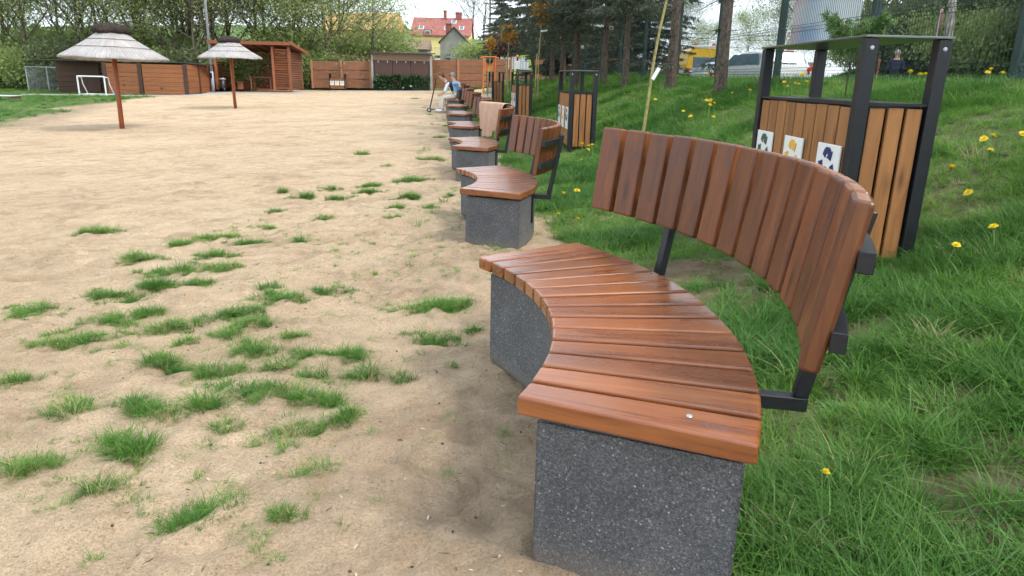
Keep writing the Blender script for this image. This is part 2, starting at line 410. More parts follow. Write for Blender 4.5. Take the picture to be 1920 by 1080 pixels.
M['leaf_dry'] = m_leaf('dry_reed', [(0, (.22, .19, .09)), (.5, (.33, .28, .15)), (1, (.42, .36, .22))], .3, .7, inst=False)
M['needle'] = m_leaf('spruce_needle', [(0, (.042, .058, .044)), (.5, (.075, .098, .066)), (1, (.12, .145, .095))], .25, .6, inst=False)
M['pine_needle'] = m_leaf('young_pine_needle', [(0, (.07, .14, .04)), (.5, (.11, .2, .06)), (1, (.17, .27, .09))], .25, .5, inst=False)
M['ivy'] = m_leaf('ivy_leaf', [(0, (.012, .035, .012)), (.6, (.026, .065, .02)), (1, (.06, .12, .035))], .15, .35, inst=False)

def m_bark(name, a, b, sc=9):
    t = NT(name); v = t.coord('Object', (1, 1, .35)); f = t.noise(v, sc, 6, .7, .6)
    vo = t.N('TexVoronoi', feature='F1'); t.inp(vo, Scale=sc * 2.2); t.L(v, vo.inputs['Vector'])
    c = t.mix(1, t.ramp(f, [(.3, a), (.7, b)]), t.ramp(vo.outputs['Distance'], [(.2, (1.15,) * 3), (.7, (.6,) * 3)]), 'MULTIPLY')
    return t.done(c, .9, .2, t.bump(vo.outputs['Distance'], -.8, .03))
M['bark_spruce'] = m_bark('spruce_bark', (.055, .045, .037), (.16, .125, .10), 18)
M['bark'] = m_bark('grey_brown_bark', (.10, .09, .072), (.22, .19, .15), 8)
M['bark_pale'] = m_bark('pale_bark', (.22, .2, .17), (.42, .39, .34), 8)

def m_thatch():
    t = NT('reed_thatch'); c = t.N('TexCoord'); sp = t.N('SeparateXYZ'); t.L(c.outputs['Object'], sp.inputs[0])
    an = t.math('ARCTAN2', sp.outputs[1], sp.outputs[0]); cb = t.N('CombineXYZ')
    t.L(t.math('MULTIPLY', an, 30), cb.inputs[0]); t.L(t.math('MULTIPLY', sp.outputs[2], 2.5), cb.inputs[1])
    f = t.noise(cb.outputs[0], 1.6, 5, .7); g = t.noise(t.coord('Object'), 2.5, 4)
    col = t.mix(1, t.ramp(f, [(.25, (.21, .195, .19)), (.5, (.40, .375, .365)), (.75, (.55, .525, .515))]), t.ramp(g, [(.3, (.82,) * 3), (.7, (1.12,) * 3)]), 'MULTIPLY')
    return t.done(col, .9, .15, t.bump(f, .8, .03))
M['thatch'] = m_thatch()
M['heather'] = plain('dark_heather_cap', (.045, .036, .032), .95, .5, 18, 0, .1, 1)

def m_tiles():
    t = NT('red_roof_tiles'); v = t.coord('Object')
    w = t.N('TexWave', wave_type='BANDS', bands_direction='X'); t.inp(w, Scale=1.6, Distortion=.2); t.L(v, w.inputs['Vector'])
    w2 = t.N('TexWave', wave_type='BANDS', bands_direction='Y'); t.inp(w2, Scale=1.3, Distortion=.3); t.L(v, w2.inputs['Vector'])
    c = t.ramp(t.noise(v, 1.2, 5, .7), [(.3, (.25, .085, .075)), (.7, (.40, .15, .13))])
    c = t.mix(1, c, t.ramp(w2.outputs['Fac'], [(0, (.7,) * 3), (.4, (1.05,) * 3)]), 'MULTIPLY')
    return t.done(c, .8, .3, t.bump(w.outputs['Fac'], .6, .05))
M['tiles'] = m_tiles()

def m_banner():
    t = NT('printed_banner'); v = t.coord('Object', (1, 1, 1)); sp = t.N('SeparateXYZ'); t.L(v, sp.inputs[0])
    n = t.noise(v, 1.5, 4, .6, 1.2)
    fx = t.math('ADD', t.math('MULTIPLY', sp.outputs[0], .45), t.math('MULTIPLY', n, .45))
    c = t.ramp(fx, [(.05, (.66, .5, .53)), (.3, (.62, .56, .6)), (.42, (.42, .52, .66)), (.65, (.55, .65, .76)), (.9, (.74, .79, .84))])
    fz = t.math('ADD', sp.outputs[2], t.math('MULTIPLY', n, .2))
    c = t.mix(t.ramp(fz, [(.42, (0, 0, 0)), (.5, (1, 1, 1)), (.78, (1, 1, 1)), (.84, (0, 0, 0))]), c, t.mix(.55, c, (.70, .72, .74)))
    t.done(c, .5, .3); tr = t.N('BsdfTranslucent'); t.L(c, tr.inputs['Color']); mx = t.N('MixShader'); mx.inputs[0].default_value = .62
    t.L(t.b.outputs[0], mx.inputs[1]); t.L(tr.outputs[0], mx.inputs[2]); t.L(mx.outputs[0], t.out.inputs['Surface']); return t.mat
M['banner'] = m_banner()
# ---------------------------------------------------------------- ground
def axis_lines(lo, hi, base, grow, c0=0.0):
    a = [c0]
    while a[-1] < hi: a.append(a[-1] + max(base, grow * abs(a[-1] - c0)))
    b = [c0]
    while b[-1] > lo: b.append(b[-1] - max(base, grow * abs(b[-1] - c0)))
    return np.array(b[:0:-1] + a)
LAWN_Y = [0, 15, 20.5, 23.1, 26.9, 29.8, 35.2, 38.3, 42, 60]
LAWN_X = [-16, -14.8, -14.6, -15.5, -17, -18.3, -19.8, -19.3, -18.9, -19]
BARE = [(1.14, 4.25, .42, .5), (1.2, 3.75, .3, .3), (1.62, 3.05, .22, .14), (1.38, 1.78, .3, .16), (1.55, 1.95, .28, .2), (1.22, 1.62, .16, .1), (1.6, 2.3, .12, .12), (1.3, 2.7, .1, .12)]
def bare_mask(X, Y):
    m = np.zeros_like(X)
    for bx, by, rx, ry in BARE:
        q = ((X - bx) / rx) ** 2 + ((Y - by) / ry) ** 2 + (fbm(X, Y, 6, 3) - .5) * 1.4
        m = np.maximum(m, 1 - sstep(.5, 1.15, q))
    return m
def turf_mask(X, Y):
    d = X - row_x(np.minimum(Y, 60))
    e = np.interp(Y, [0, 2.2, 3.4, 5], [.10, .12, .34, .5]) + (fbm(X, Y, .9, 3) - .5) * np.interp(Y, [0, 3.2, 5], [.2, .25, .5]) + (fbm(X, Y, 5, 2) - .5) * .25
    m = sstep(-.1, .12, d - e) * np.where(Y > 33, sstep(.2, 3, d - e - (Y - 33) * .09), 1)
    lx = np.interp(Y, LAWN_Y, LAWN_X) + (fbm(X, Y, .35, 3) - .5) * 3
    m = np.maximum(m, sstep(-.5, .8, lx - X) * (Y > 12))
    m = np.maximum(m, sstep(53.3, 54.2, Y + (fbm(X, Y, .5, 2) - .5)))
    return m
def damp_shade_mask(X, Y):
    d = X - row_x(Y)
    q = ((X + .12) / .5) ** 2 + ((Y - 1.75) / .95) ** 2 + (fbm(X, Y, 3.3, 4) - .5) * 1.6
    a = 1 - sstep(.35, 1.25, q)  # soft shadow beside the near bench, painted in together with damp soil
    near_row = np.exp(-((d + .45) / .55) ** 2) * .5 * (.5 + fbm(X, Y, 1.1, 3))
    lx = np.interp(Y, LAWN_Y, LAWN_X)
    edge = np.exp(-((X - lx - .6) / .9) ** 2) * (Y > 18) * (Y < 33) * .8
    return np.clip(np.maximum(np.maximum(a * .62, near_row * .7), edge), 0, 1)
def micro(X, Y):
    dist = np.hypot(X, Y)
    fade = np.interp(dist, [0, 8, 30, 70], [1, 1, .8, .3])
    d = X - row_x(np.minimum(Y, 60))
    a = (fbm(X, Y, .7, 3) - .5) * .042 + (fbm(X, Y, 4.2, 3) - .5) * .028 + (np.abs(fbm(X + 9, Y, 7.5, 2) - .5)) * -.03
    return a * fade * np.where(np.abs(d) < .5, .55, 1)
xs = axis_lines(-170, 170, .04, .021)
ys = np.concatenate([np.linspace(-6, .4, 40), axis_lines(.4, 420, .032, .0125, .4)[0:]])
ys = np.unique(np.round(ys, 5))
GX, GY = np.meshgrid(xs, ys)
GZ = gz(GX, GY) + micro(GX, GY)
# footprints and scuffs pressed into the near sand
_fr = np.random.RandomState(21)
for _k in range(2600):
    fy_ = 1.0 + 8.5 * _fr.rand() ** 1.5; fx_ = -5.2 + 5.5 * _fr.rand()
    if fx_ - row_x(fy_) > .2 or abs(fx_) > fy_ * .85 + .3: continue
    a_ = _fr.randn() * .7 + 1.2; L_, W_ = .04 + .08 * _fr.rand(), .024 + .03 * _fr.rand(); dep = (.005 + .010 * _fr.rand()) * (1.5 if fy_ > 3.5 else 1)
    i0, i1 = np.searchsorted(xs, (fx_ - .3, fx_ + .3)); j0, j1 = np.searchsorted(ys, (fy_ - .3, fy_ + .3))
    dx_, dy_ = GX[j0:j1, i0:i1] - fx_, GY[j0:j1, i0:i1] - fy_
    q_ = ((dx_ * math.cos(a_) + dy_ * math.sin(a_)) / L_) ** 2 + ((-dx_ * math.sin(a_) + dy_ * math.cos(a_)) / W_) ** 2
    GZ[j0:j1, i0:i1] += dep * (-np.exp(-q_ * 1.1) + .55 * np.exp(-(np.sqrt(q_) - 1.7) ** 2 * 3))
nx, ny = len(xs), len(ys)
ii = np.arange(nx * ny).reshape(ny, nx)
F = np.stack([ii[:-1, :-1], ii[:-1, 1:], ii[1:, 1:], ii[1:, :-1]], -1).reshape(-1, 4)
gm = npmesh('ground', np.stack([GX, GY, GZ], -1).reshape(-1, 3), F, M['ground'], True)
_bare = bare_mask(GX, GY); _turf = turf_mask(GX, GY)
for nm, arr in (('turf', _turf), ('damp_shade', damp_shade_mask(GX, GY)), ('lawn', np.clip(np.interp(np.hypot(GX, GY), [0, 6, 18], [.35, .55, 1]) * (1 - _bare), 0, 1))):
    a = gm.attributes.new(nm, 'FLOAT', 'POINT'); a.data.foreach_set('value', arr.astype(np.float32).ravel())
ground = place('ground', gm); tag(ground, 'pale trampled sand beach and grassy bank', kind='structure')
def gsurf(X, Y):
    X = np.clip(np.asarray(X, float), xs[0], xs[-1] - 1e-6); Y = np.clip(np.asarray(Y, float), ys[0], ys[-1] - 1e-6)
    i = np.clip(np.searchsorted(xs, X, 'right') - 1, 0, nx - 2); j = np.clip(np.searchsorted(ys, Y, 'right') - 1, 0, ny - 2)
    u = (X - xs[i]) / (xs[i + 1] - xs[i]); w = (Y - ys[j]) / (ys[j + 1] - ys[j])
    return (GZ[j, i] * (1 - u) + GZ[j, i + 1] * u) * (1 - w) + (GZ[j + 1, i] * (1 - u) + GZ[j + 1, i + 1] * u) * w
def gh(x, y): return float(gsurf(x, y))

# ---------------------------------------------------------------- grass (uncountable)
def blade_clump(name, n, rad, hmin, hmax, wid, lean, seed, seg=3, mat='grass'):
    r = np.random.RandomState(seed); V = []; F = []
    for b in range(n):
        a = r.rand() * 2 * PI; q = rad * math.sqrt(r.rand()); px, py = q * math.cos(a), q * math.sin(a)
        h = hmin + (hmax - hmin) * r.rand() ** 1.3; az = a + r.randn() * .8; ln = lean * (.3 + r.rand()) * h
        w = wid * (.6 + .7 * r.rand()); sx, sy = -math.sin(az + r.randn() * .5) , math.cos(az)
        base = len(V)
        for k in range(seg + 1):
            t = k / seg; off = ln * t ** 2; zz = h * t * (1 - .28 * t * min(1.4, ln / h))
            ww = w * (1 - t ** 1.6) * .5 + .0004
            cx, cy = px + math.cos(az) * off, py + math.sin(az) * off
            V.append((cx - sx * ww, cy - sy * ww, zz - .01)); V.append((cx + sx * ww, cy + sy * ww, zz - .01))
        for k in range(seg): i = base + 2 * k; F.append((i, i + 1, i + 3, i + 2))
    return npmesh(name, V, F, M[mat], True)
def rosette(name, n, rad, seed):
    r = np.random.RandomState(seed); V = []; F = []
    for b in range(n):
        a = 2 * PI * (b + r.rand() * .6) / n; L = rad * (.6 + .5 * r.rand()); wd = L * .26; lift = .25 + .5 * r.rand()
        base = len(V)
        for k in range(5):
            t = k / 4; ww = wd * math.sin(PI * min(1, t * .92 + .06)) * (1.0 if k % 2 else .75); rr = L * t; z = L * lift * t * (1 - .75 * t) + .004
            cx, cy = math.cos(a) * rr, math.sin(a) * rr
            V.append((cx - math.sin(a) * ww / 2, cy + math.cos(a) * ww / 2, z + ww * .15)); V.append((cx + math.sin(a) * ww / 2, cy - math.cos(a) * ww / 2, z + ww * .15))
        for k in range(4): i = base + 2 * k; F.append((i, i + 1, i + 3, i + 2))
    return npmesh(name, V, F, M['weed'], True)
clumps = bpy.data.collections.new('blade_clumps')
for k, me in enumerate([blade_clump('clump_a', 56, .07, .05, .165, .0042, 1.3, 1, 4), blade_clump('clump_b', 46, .08, .04, .125, .0044, 1.35, 2, 4),
                        blade_clump('clump_c', 36, .09, .02, .08, .004, 1.3, 3), blade_clump('clump_d', 16, .05, .09, .22, .005, 1.5, 4, 5),
                        rosette('clump_e', 9, .09, 5), blade_clump('clump_f', 46, .065, .025, .085, .0042, 1.45, 6)]):
    clumps.objects.link(bpy.data.objects.new('clump_%s' % 'abcdef'[k], me))
def scatter_group():
    g = bpy.data.node_groups.new('scatter_blades', 'GeometryNodeTree')
    g.interface.new_socket('Geometry', in_out='INPUT', socket_type='NodeSocketGeometry')
    g.interface.new_socket('Geometry', in_out='OUTPUT', socket_type='NodeSocketGeometry')
    i = g.nodes.new('NodeGroupInput'); o = g.nodes.new('NodeGroupOutput')
    ci = g.nodes.new('GeometryNodeCollectionInfo'); ci.inputs['Collection'].default_value = clumps
    ci.inputs['Separate Children'].default_value = True; ci.inputs['Reset Children'].default_value = True
    ip = g.nodes.new('GeometryNodeInstanceOnPoints'); ip.inputs['Pick Instance'].default_value = True
    g.links.new(i.outputs[0], ip.inputs['Points']); g.links.new(ci.outputs[0], ip.inputs['Instance'])
    for nm, ty, sk in (('idx', 'INT', 'Instance Index'), ('rot', 'FLOAT_VECTOR', 'Rotation'), ('scl', 'FLOAT_VECTOR', 'Scale')):
        na = g.nodes.new('GeometryNodeInputNamedAttribute'); na.data_type = ty; na.inputs['Name'].default_value = nm
        g.links.new(na.outputs['Attribute'], ip.inputs[sk])
    g.links.new(ip.outputs[0], o.inputs[0]); return g
SCATTER = scatter_group()
def scatter(name, X, Y, scl, idx, tone, label, seed=0, hscl=None, tilt=.18):
    r = np.random.RandomState(seed); n = len(X)
    Z = gsurf(X, Y)
    me = bpy.data.meshes.new(name); me.vertices.add(n)
    me.vertices.foreach_set('co', np.stack([X, Y, Z], -1).astype(np.float32).ravel())
    rot = np.stack([r.randn(n) * tilt, r.randn(n) * tilt, r.rand(n) * 6.283], -1)
    sc = np.stack([scl, scl, scl * (hscl if hscl is not None else 1)], -1)
    for nm, ty, key, arr in (('rot', 'FLOAT_VECTOR', 'vector', rot), ('scl', 'FLOAT_VECTOR', 'vector', sc), ('idx', 'INT', 'value', idx), ('tone', 'FLOAT', 'value', tone)):
        a = me.attributes.new(nm, ty, 'POINT'); a.data.foreach_set(key, np.asarray(arr, np.int32 if ty == 'INT' else np.float32).ravel())
    o = place(name, me); md = o.modifiers.new('scatter', 'NODES'); md.node_group = SCATTER
    return tag(o, label, kind='stuff')
rs = np.random.RandomState(5)
def cand(x0, x1, y0, y1, dens):
    n = int((x1 - x0) * (y1 - y0) * dens); return x0 + rs.rand(n) * (x1 - x0), y0 + rs.rand(n) * (y1 - y0)
PX, PY, PS, PI_, PT, PH = [], [], [], [], [], []
for (x0, x1, y0, y1, dens, sc) in ((.1, 3.6, .5, 6.5, 600, .66), (-.6, 5.6, 6.5, 12, 330, .76), (-2.5, 6.5, 12, 22, 130, .98), (3.4, 7.5, 2.5, 12, 220, .82), (-5, 9, 22, 36, 36, 1.5), (-4, 14, 36, 56, 9, 2.6),
                               (6.5, 40, 8, 60, 3.2, 3.2), (-40, -13, 18, 56, 6.5, 2.3)):
    x, y = cand(x0, x1, y0, y1, dens)
    tm = turf_mask(x, y); bm_ = bare_mask(x, y)
    lush = fbm(x, y, 1.3, 3); lush2 = fbm(x + 40, y, .35, 2)
    keep = rs.rand(len(x)) < tm * (1 - .93 * bm_) * (.45 + .9 * sstep(.3, .62, lush))
    x, y, lush, lush2 = x[keep], y[keep], lush[keep], lush2[keep]
    u = rs.rand(len(x))
    idx = np.where(lush > .52, np.where(u < .55, 0, np.where(u < .75, 3, 1)), np.where(u < .55, 1, np.where(u < .93, 2, 4)))
    idx = np.where((idx == 4) & (np.hypot(x, y) > 9), 1, idx)
    s = sc * (.65 + .6 * rs.rand(len(x))) * (.75 + .6 * lush)
    lawn = (x < -12) | (x > 6.5); s = np.where(lawn, s * .6, s)
    for bx_, by_ in ((2.04, 4.72), (1.03, 12.6), (.13, 20.6), (-.78, 27.6)): s = s * (1 - .5 * np.exp(-(((x - bx_) / .5) ** 2 + ((y - by_) / 1.15) ** 2) ** 2))
    tone = np.clip(.66 - .5 * sstep(.35, .7, lush) + .28 * rs.randn(len(x)) * .6 + .25 * (lush2 - .5) * 2, 0, .92)
    tone = np.where(rs.rand(len(x)) < .018, 1.0, tone)
    PX.append(x); PY.append(y); PS.append(s); PI_.append(idx); PT.append(tone); PH.append(np.where(lawn, .7, 1.0))
cc = [np.concatenate(a) for a in (PX, PY, PS, PI_, PT, PH)]
scatter('bank_grass', cc[0], cc[1], cc[2], cc[3], cc[4], 'lush green grass growing over the bank behind the benches', 1, cc[5])
TUFTS = [(-2.55,3.54,0.16),(-2.28,3.83,0.17),(-2.00,3.07,0.22),(-2.00,3.37,0.13),(-1.92,3.47,0.11),(-1.96,2.58,0.10),(-3.55,5.95,0.15),(-2.60,4.82,0.18),(-2.47,5.68,0.19),(-2.62,5.40,0.12),(-2.07,5.44,0.12),(-2.13,4.94,0.15),(-2.21,4.48,0.16),(-1.96,4.55,0.15),(-1.93,4.19,0.11),(-2.14,4.09,0.11),(-2.19,6.16,0.10),(-1.70,5.49,0.07),(-1.77,6.52,0.10),(-2.33,7.85,0.15),(-2.73,8.30,0.08),(-2.20,8.49,0.12),(-1.95,7.75,0.18),(-2.70,12.53,0.16),(-1.70,8.21,0.14),(-1.78,8.84,0.17),(-1.96,10.86,0.10),(-2.34,6.94,0.10),(-1.44,4.01,0.08),(-1.08,3.91,0.14),(-1.27,3.75,0.14),(-1.42,3.44,0.18),(-1.28,3.26,0.14),(-1.65,3.23,0.12),(-1.52,3.29,0.13),(-1.31,3.12,0.09),(-1.15,2.91,0.10),(-1.49,3.00,0.05),(-1.44,2.73,0.11),(-1.23,2.67,0.08),(-1.14,2.70,0.07),(-1.04,3.10,0.07),(-0.88,2.85,0.08),(-0.69,2.83,0.11),(-0.79,2.61,0.07),(-0.96,2.70,0.07),(-0.57,2.62,0.09),(-0.45,2.59,0.05),(-0.38,3.59,0.19),(-0.35,3.06,0.14),(-0.26,2.76,0.03),(-0.20,3.20,0.05),(-1.54,2.26,0.11),(-1.31,2.27,0.11),(-1.00,2.41,0.10),(-1.09,2.29,0.07),(-0.78,2.38,0.11),(-0.65,2.36,0.06),(-1.25,2.23,0.08),(-1.18,1.98,0.14),(-0.72,2.10,0.08),(-0.62,2.14,0.06),(-0.55,2.17,0.05),(-0.69,1.99,0.04),(-0.93,2.13,0.05),(-1.46,1.87,0.09),(-1.15,1.73,0.07),(-0.69,1.84,0.03),(-0.55,1.82,0.05),(-0.80,1.62,0.09),(-0.60,1.62,0.07),(-0.42,1.56,0.02),(-1.12,7.64,0.15),(-1.18,7.07,0.11),(-1.35,11.60,0.22),(-1.36,9.26,0.21),(-0.71,7.84,0.09),(-1.13,6.47,0.06),(-0.85,7.03,0.08),(-1.67,15.97,0.15),(-1.82,19.16,0.15),(-2.87,24.02,0.16),(-3.63,28.68,0.16),(-5.21,37.90,0.29),(-0.89,4.37,0.03),(-1.67,5.82,0.03),(-1.08,5.34,0.03),(-0.34,4.30,0.03),(-1.32,5.15,0.02)]
TX, TY, TS, TI, TT = [], [], [], [], []
for k, (tx, ty, tr) in enumerate(TUFTS):
    far = max(1, math.hypot(tx, ty) / 5)
    n = max(9, int(tr * tr * 5200 / far)) if tr > .045 else 3
    el_ = rs.rand() * 2 * PI; ec, es_ = 1.0, math.sin(el_)
    a = rs.rand(n) * 2 * PI; q = rs.rand(n) ** .8 * 1.5
    gx_, gy_ = q * np.cos(a) * tr * 1.1, q * np.sin(a) * tr * .72
    x = tx + gx_; y = ty + gy_ + gx_ * es_ * .35
    keepm = (fbm(x, y, 12, 2) + .42 * (1 - q)) > (.54 if k % 3 else .45)
    x, y, q = x[keepm], y[keepm], q[keepm]
    yel = rs.rand() * .4 + .2
    TX.append(x); TY.append(y); TS.append((.26 + .32 * rs.rand(len(x))) * (1.1 - .42 * q) * (.8 + .4 * rs.rand()) * min(1.5, far ** .4) * (.75 if tr < .05 else 1))
    TI.append(np.where(rs.rand(len(x)) < .55, 1, np.where(rs.rand(len(x)) < .6, 5, 0))); TT.append(np.clip(yel + rs.randn(len(x)) * .2 + (rs.rand(len(x)) < .09) * .6, 0, 1))
# thin strays between the tufts and along the row
x, y = cand(-2.6, .3, 1.3, 9, 75); w = fbm(x + 3, y + 8, 1.2, 3)
kp = (rs.rand(len(x)) < .8 * sstep(.45, .64, w)) & (x - row_x(y) < .3)
TX.append(x[kp]); TY.append(y[kp]); TS.append(.2 + .22 * rs.rand(kp.sum())); TI.append(np.where(rs.rand(kp.sum()) < .5, 5, 2)); TT.append(.5 + .3 * rs.rand(kp.sum()))
x, y = cand(-3.5, .5, 5, 30, 9); dd = x - row_x(y); w = fbm(x + 3, y + 8, 1.0, 3)
kp = (rs.rand(len(x)) < sstep(.5, .68, w)) & (dd < .4) & (dd > -1.0)
TX.append(x[kp]); TY.append(y[kp]); TS.append(.45 + .4 * rs.rand(kp.sum())); TI.append(np.where(rs.rand(kp.sum()) < .6, 1, 2)); TT.append(.35 + .35 * rs.rand(kp.sum()))
cc = [np.concatenate(a) for a in (TX, TY, TS, TI, TT)]
scatter('sand_tuft_grass', cc[0], cc[1], cc[2], cc[3], cc[4], 'scattered tufts of grass pushing through the sand', 2)
# ---------------------------------------------------------------- curved benches
RI, RO, HALF = 1.2672, 1.7736, R(30.07)
OFF = -1.52                                    # arc centre in the bench's own frame
SEAT_Z, TH = .46, .046
BACK_C = (OFF + .160, .058); BR0, BR1 = 1.7106, 1.7609; BZ0, BZ1 = .591, .9345; BMID, BHALF = R(.433), R(32.06)
def seat_slat_mesh():
    st = 2 * HALF / 14; g = .0068
    ri, ro = RI * math.cos(st / 2), RO * math.cos(st / 2)
    wi, wo = RI * math.sin(st / 2) - g, RO * math.sin(st / 2) - g * 1.25
    m = MB()
    m.add([(ri, -wi, -TH), (ro, -wo, -TH), (ro, wo, -TH), (ri, wi, -TH), (ri, -wi, 0), (ro, -wo, 0), (ro, wo, 0), (ri, wi, 0)],
          [(3,2,1,0),(4,5,6,7),(0,1,5,4),(1,2,6,5),(2,3,7,6),(3,0,4,7)])
    return m.mesh('seat_slat', M['seat'], .0065, 3)
def back_slat_mesh():
    st = 2 * BHALF / 14; w = BR0 * math.tan(st / 2) - .0125; th = .040
    dx = BR1 - BR0; L = math.hypot(dx, BZ1 - BZ0); ux, uz = dx / L, (BZ1 - BZ0) / L
    vs = []
    for s in (0, L):
        for o, y in ((0, -w), (th, -w), (th, w), (0, w)):
            vs.append((BR0 + ux * s + uz * o, y, BZ0 + uz * s - ux * o))
    m = MB(); m.add(vs, [(3,2,1,0),(4,5,6,7),(0,1,5,4),(1,2,6,5),(2,3,7,6),(3,0,4,7)]); m.m = [2, 2, 1, 0, 1, 0]
    return m.mesh('back_slat', [M['back'], M['back_side'], M['back_end']], .009, 3)
def base_mesh():
    """curved concrete plinth, lower corners rounded"""
    a0 = HALF - .028; ri, ro, z0, z1 = RI + .036, RO - .022, -.03, .398
    n = 28; m = len_r = 14; prof = []
    rr = .05
    V = []; F = []
    # section across the bench: rounded at the foot on both long sides
    sec = []
    for k in range(5): t = PI / 2 * k / 4; sec.append((ri + rr - rr * math.sin(t), z0 + .03 + rr - rr * math.cos(t)))
    for k in range(4): sec.append((ri, z0 + .03 + rr + (z1 - .008 - z0 - .03 - rr) * (k + 1) / 4))
    sec.append((ri + .008, z1)); sec.append((ro - .008, z1))
    for k in range(4): sec.append((ro, z1 - .008 - (z1 - .008 - z0 - .03 - rr) * k / 4))
    for k in range(5): t = PI / 2 * k / 4; sec.append((ro - rr + rr * math.cos(t), z0 + .03 + rr - rr * math.sin(t)))
    ns = len(sec)
    for i in range(n + 1):
        a = -a0 + 2 * a0 * i / n
        for r_, z_ in sec: V.append((OFF + r_ * math.cos(a), r_ * math.sin(a), z_))
    for i in range(n):
        for k in range(ns): F.append((i * ns + k, i * ns + (k + 1) % ns, (i + 1) * ns + (k + 1) % ns, (i + 1) * ns + k))
    F.append(tuple(range(ns))[::-1]); F.append(tuple(n * ns + k for k in range(ns)))
    mb = MB(); mb.add(V, F); me = mb.mesh('concrete_base', M['aggregate'])
    bm = bmesh.new(); bm.from_mesh(me)
    es = [e for e in bm.edges if e.calc_face_angle(0) > 1.0]
    bmesh.ops.bevel(bm, geom=es, offset=.006, segments=2, affect='EDGES'); bm.to_mesh(me); bm.free()
    return me
def arc_bar(m, rad, ang0, ang1, z0, z1, th, c, n=18):
    vs = []; fs = []
    for i in range(n + 1):
        a = ang0 + (ang1 - ang0) * i / n
        for r_, z_ in ((rad, z0), (rad + th, z0), (rad + th, z1), (rad, z1)): vs.append((c[0] + r_ * math.cos(a), c[1] + r_ * math.sin(a), z_))
    for i in range(n):
        for k in range(4): fs.append((i*4+k, i*4+(k+1)%4, (i+1)*4+(k+1)%4, (i+1)*4+k))
    fs += [(3,2,1,0), tuple(n*4+k for k in range(4))]
    return m.add(vs, fs)
SLAT, BSLAT, BASE = seat_slat_mesh(), back_slat_mesh(), base_mesh()
sm = MB(); 
for r_ in (RI + .075, RO - .10): arc_bar(sm, r_, -HALF + .035, HALF - .035, .3985, .4138, .045, (OFF, 0))
SUBF = sm.mesh('seat_frame', M['steel'])
def bracket_mesh(side):
    a = side * R(17); m = MB(); rb = 1.885; zc = .385
    u = Vector((math.cos(a), math.sin(a), 0)); c = Vector((OFF, 0, 0))
    m.bar(c + u * 1.70 + Vector((0, 0, zc)), c + u * (rb + .018) + Vector((0, 0, zc)), .036, .036)
    tl = (BR1 - BR0) / (BZ1 - BZ0)
    m.bar(c + u * rb + Vector((0, 0, zc + .018)), c + u * (rb + .086) + Vector((0, 0, BZ1 - .07)), .036, .034, up=tuple(u))
    m.bar(c + u * (RO - .016) + Vector((0, 0, zc - .0)), c + u * (RO - .016) + Vector((0, 0, .17)), .05, .012, up=tuple(u))
    return m.mesh('back_support', M['steel'], .003, 1)
BRK = [bracket_mesh(-1), bracket_mesh(1)]
def rail_mesh(z):
    t = (z - BZ0) / (BZ1 - BZ0); rad = BR0 + (BR1 - BR0) * t + .0405
    return arc_bar(MB(), rad, BMID - BHALF + .006, BMID + BHALF - .006, z - .021, z + .021, .030, BACK_C).mesh('back_rail', M['steel'], .002, 1)
RAIL = [rail_mesh(.66), rail_mesh(.82)]
SCREW = MB().lathe([(0, .0025), (.0055, .0022), (.0075, 0)], 10).mesh('screw', M['zinc'])
def make_bench(label):
    t = thing('curved_bench', label, 'bench', group='curved benches in a row along the beach')
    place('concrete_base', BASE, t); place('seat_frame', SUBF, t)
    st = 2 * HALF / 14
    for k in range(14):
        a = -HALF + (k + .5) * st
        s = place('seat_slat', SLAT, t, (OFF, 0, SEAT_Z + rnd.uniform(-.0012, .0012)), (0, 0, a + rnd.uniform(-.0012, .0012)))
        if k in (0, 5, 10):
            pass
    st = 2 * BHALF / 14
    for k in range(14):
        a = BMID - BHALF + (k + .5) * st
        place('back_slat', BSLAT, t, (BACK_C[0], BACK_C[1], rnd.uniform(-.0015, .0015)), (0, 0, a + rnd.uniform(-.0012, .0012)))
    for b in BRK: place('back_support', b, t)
    for r_ in RAIL: place('back_rail', r_, t)
    return t
BENCH = [  # arc centre, ground level, turn, label
    (-1.150, 1.914, 0, .1195, 'nearest curved slatted bench, its whole seat and dark speckled concrete base filling the front'),
    (-1.579, 5.897, -.146, .105, 'second curved bench from the camera, glossy seat, next beyond the nearest one'),
    (-1.982, 9.638, -.174, .131, 'third curved bench from the camera, with the beige towel over its back'),
    (-2.40, 13.70, -.185, .113, 'fourth curved bench from the camera, its orange-brown back just past the towel'),
    (-2.80, 17.55, -.155, .11, 'fifth curved bench from the camera, between the towel bench and the sitters'),
    (-3.19, 21.35, -.125, .12, 'sixth curved bench from the camera, just before the bench with the two sitters'),
    (-3.56, 25.10, -.07, .13, 'seventh curved bench from the camera, with two people sitting on it'),
    (-3.98, 29.30, -.045, .134, 'last and farthest curved bench of the row, behind the two sitters'),
]
proto = None; benches = []
for bx, by, bz, rz, lab in BENCH:
    if proto is None: proto = o = make_bench(lab)
    else: o = copy_tree(proto); o['label'] = lab
    o.rotation_euler = (0, 0, rz); o.location = (bx - OFF * math.cos(rz), by - OFF * math.sin(rz), bz); benches.append(o)
# screw heads on the nearest bench
for rr_, aa in ((1.63, -HALF + .045),):
    s = place('screw', SCREW, benches[0], (OFF + rr_ * math.cos(aa), rr_ * math.sin(aa), SEAT_Z + .0012))
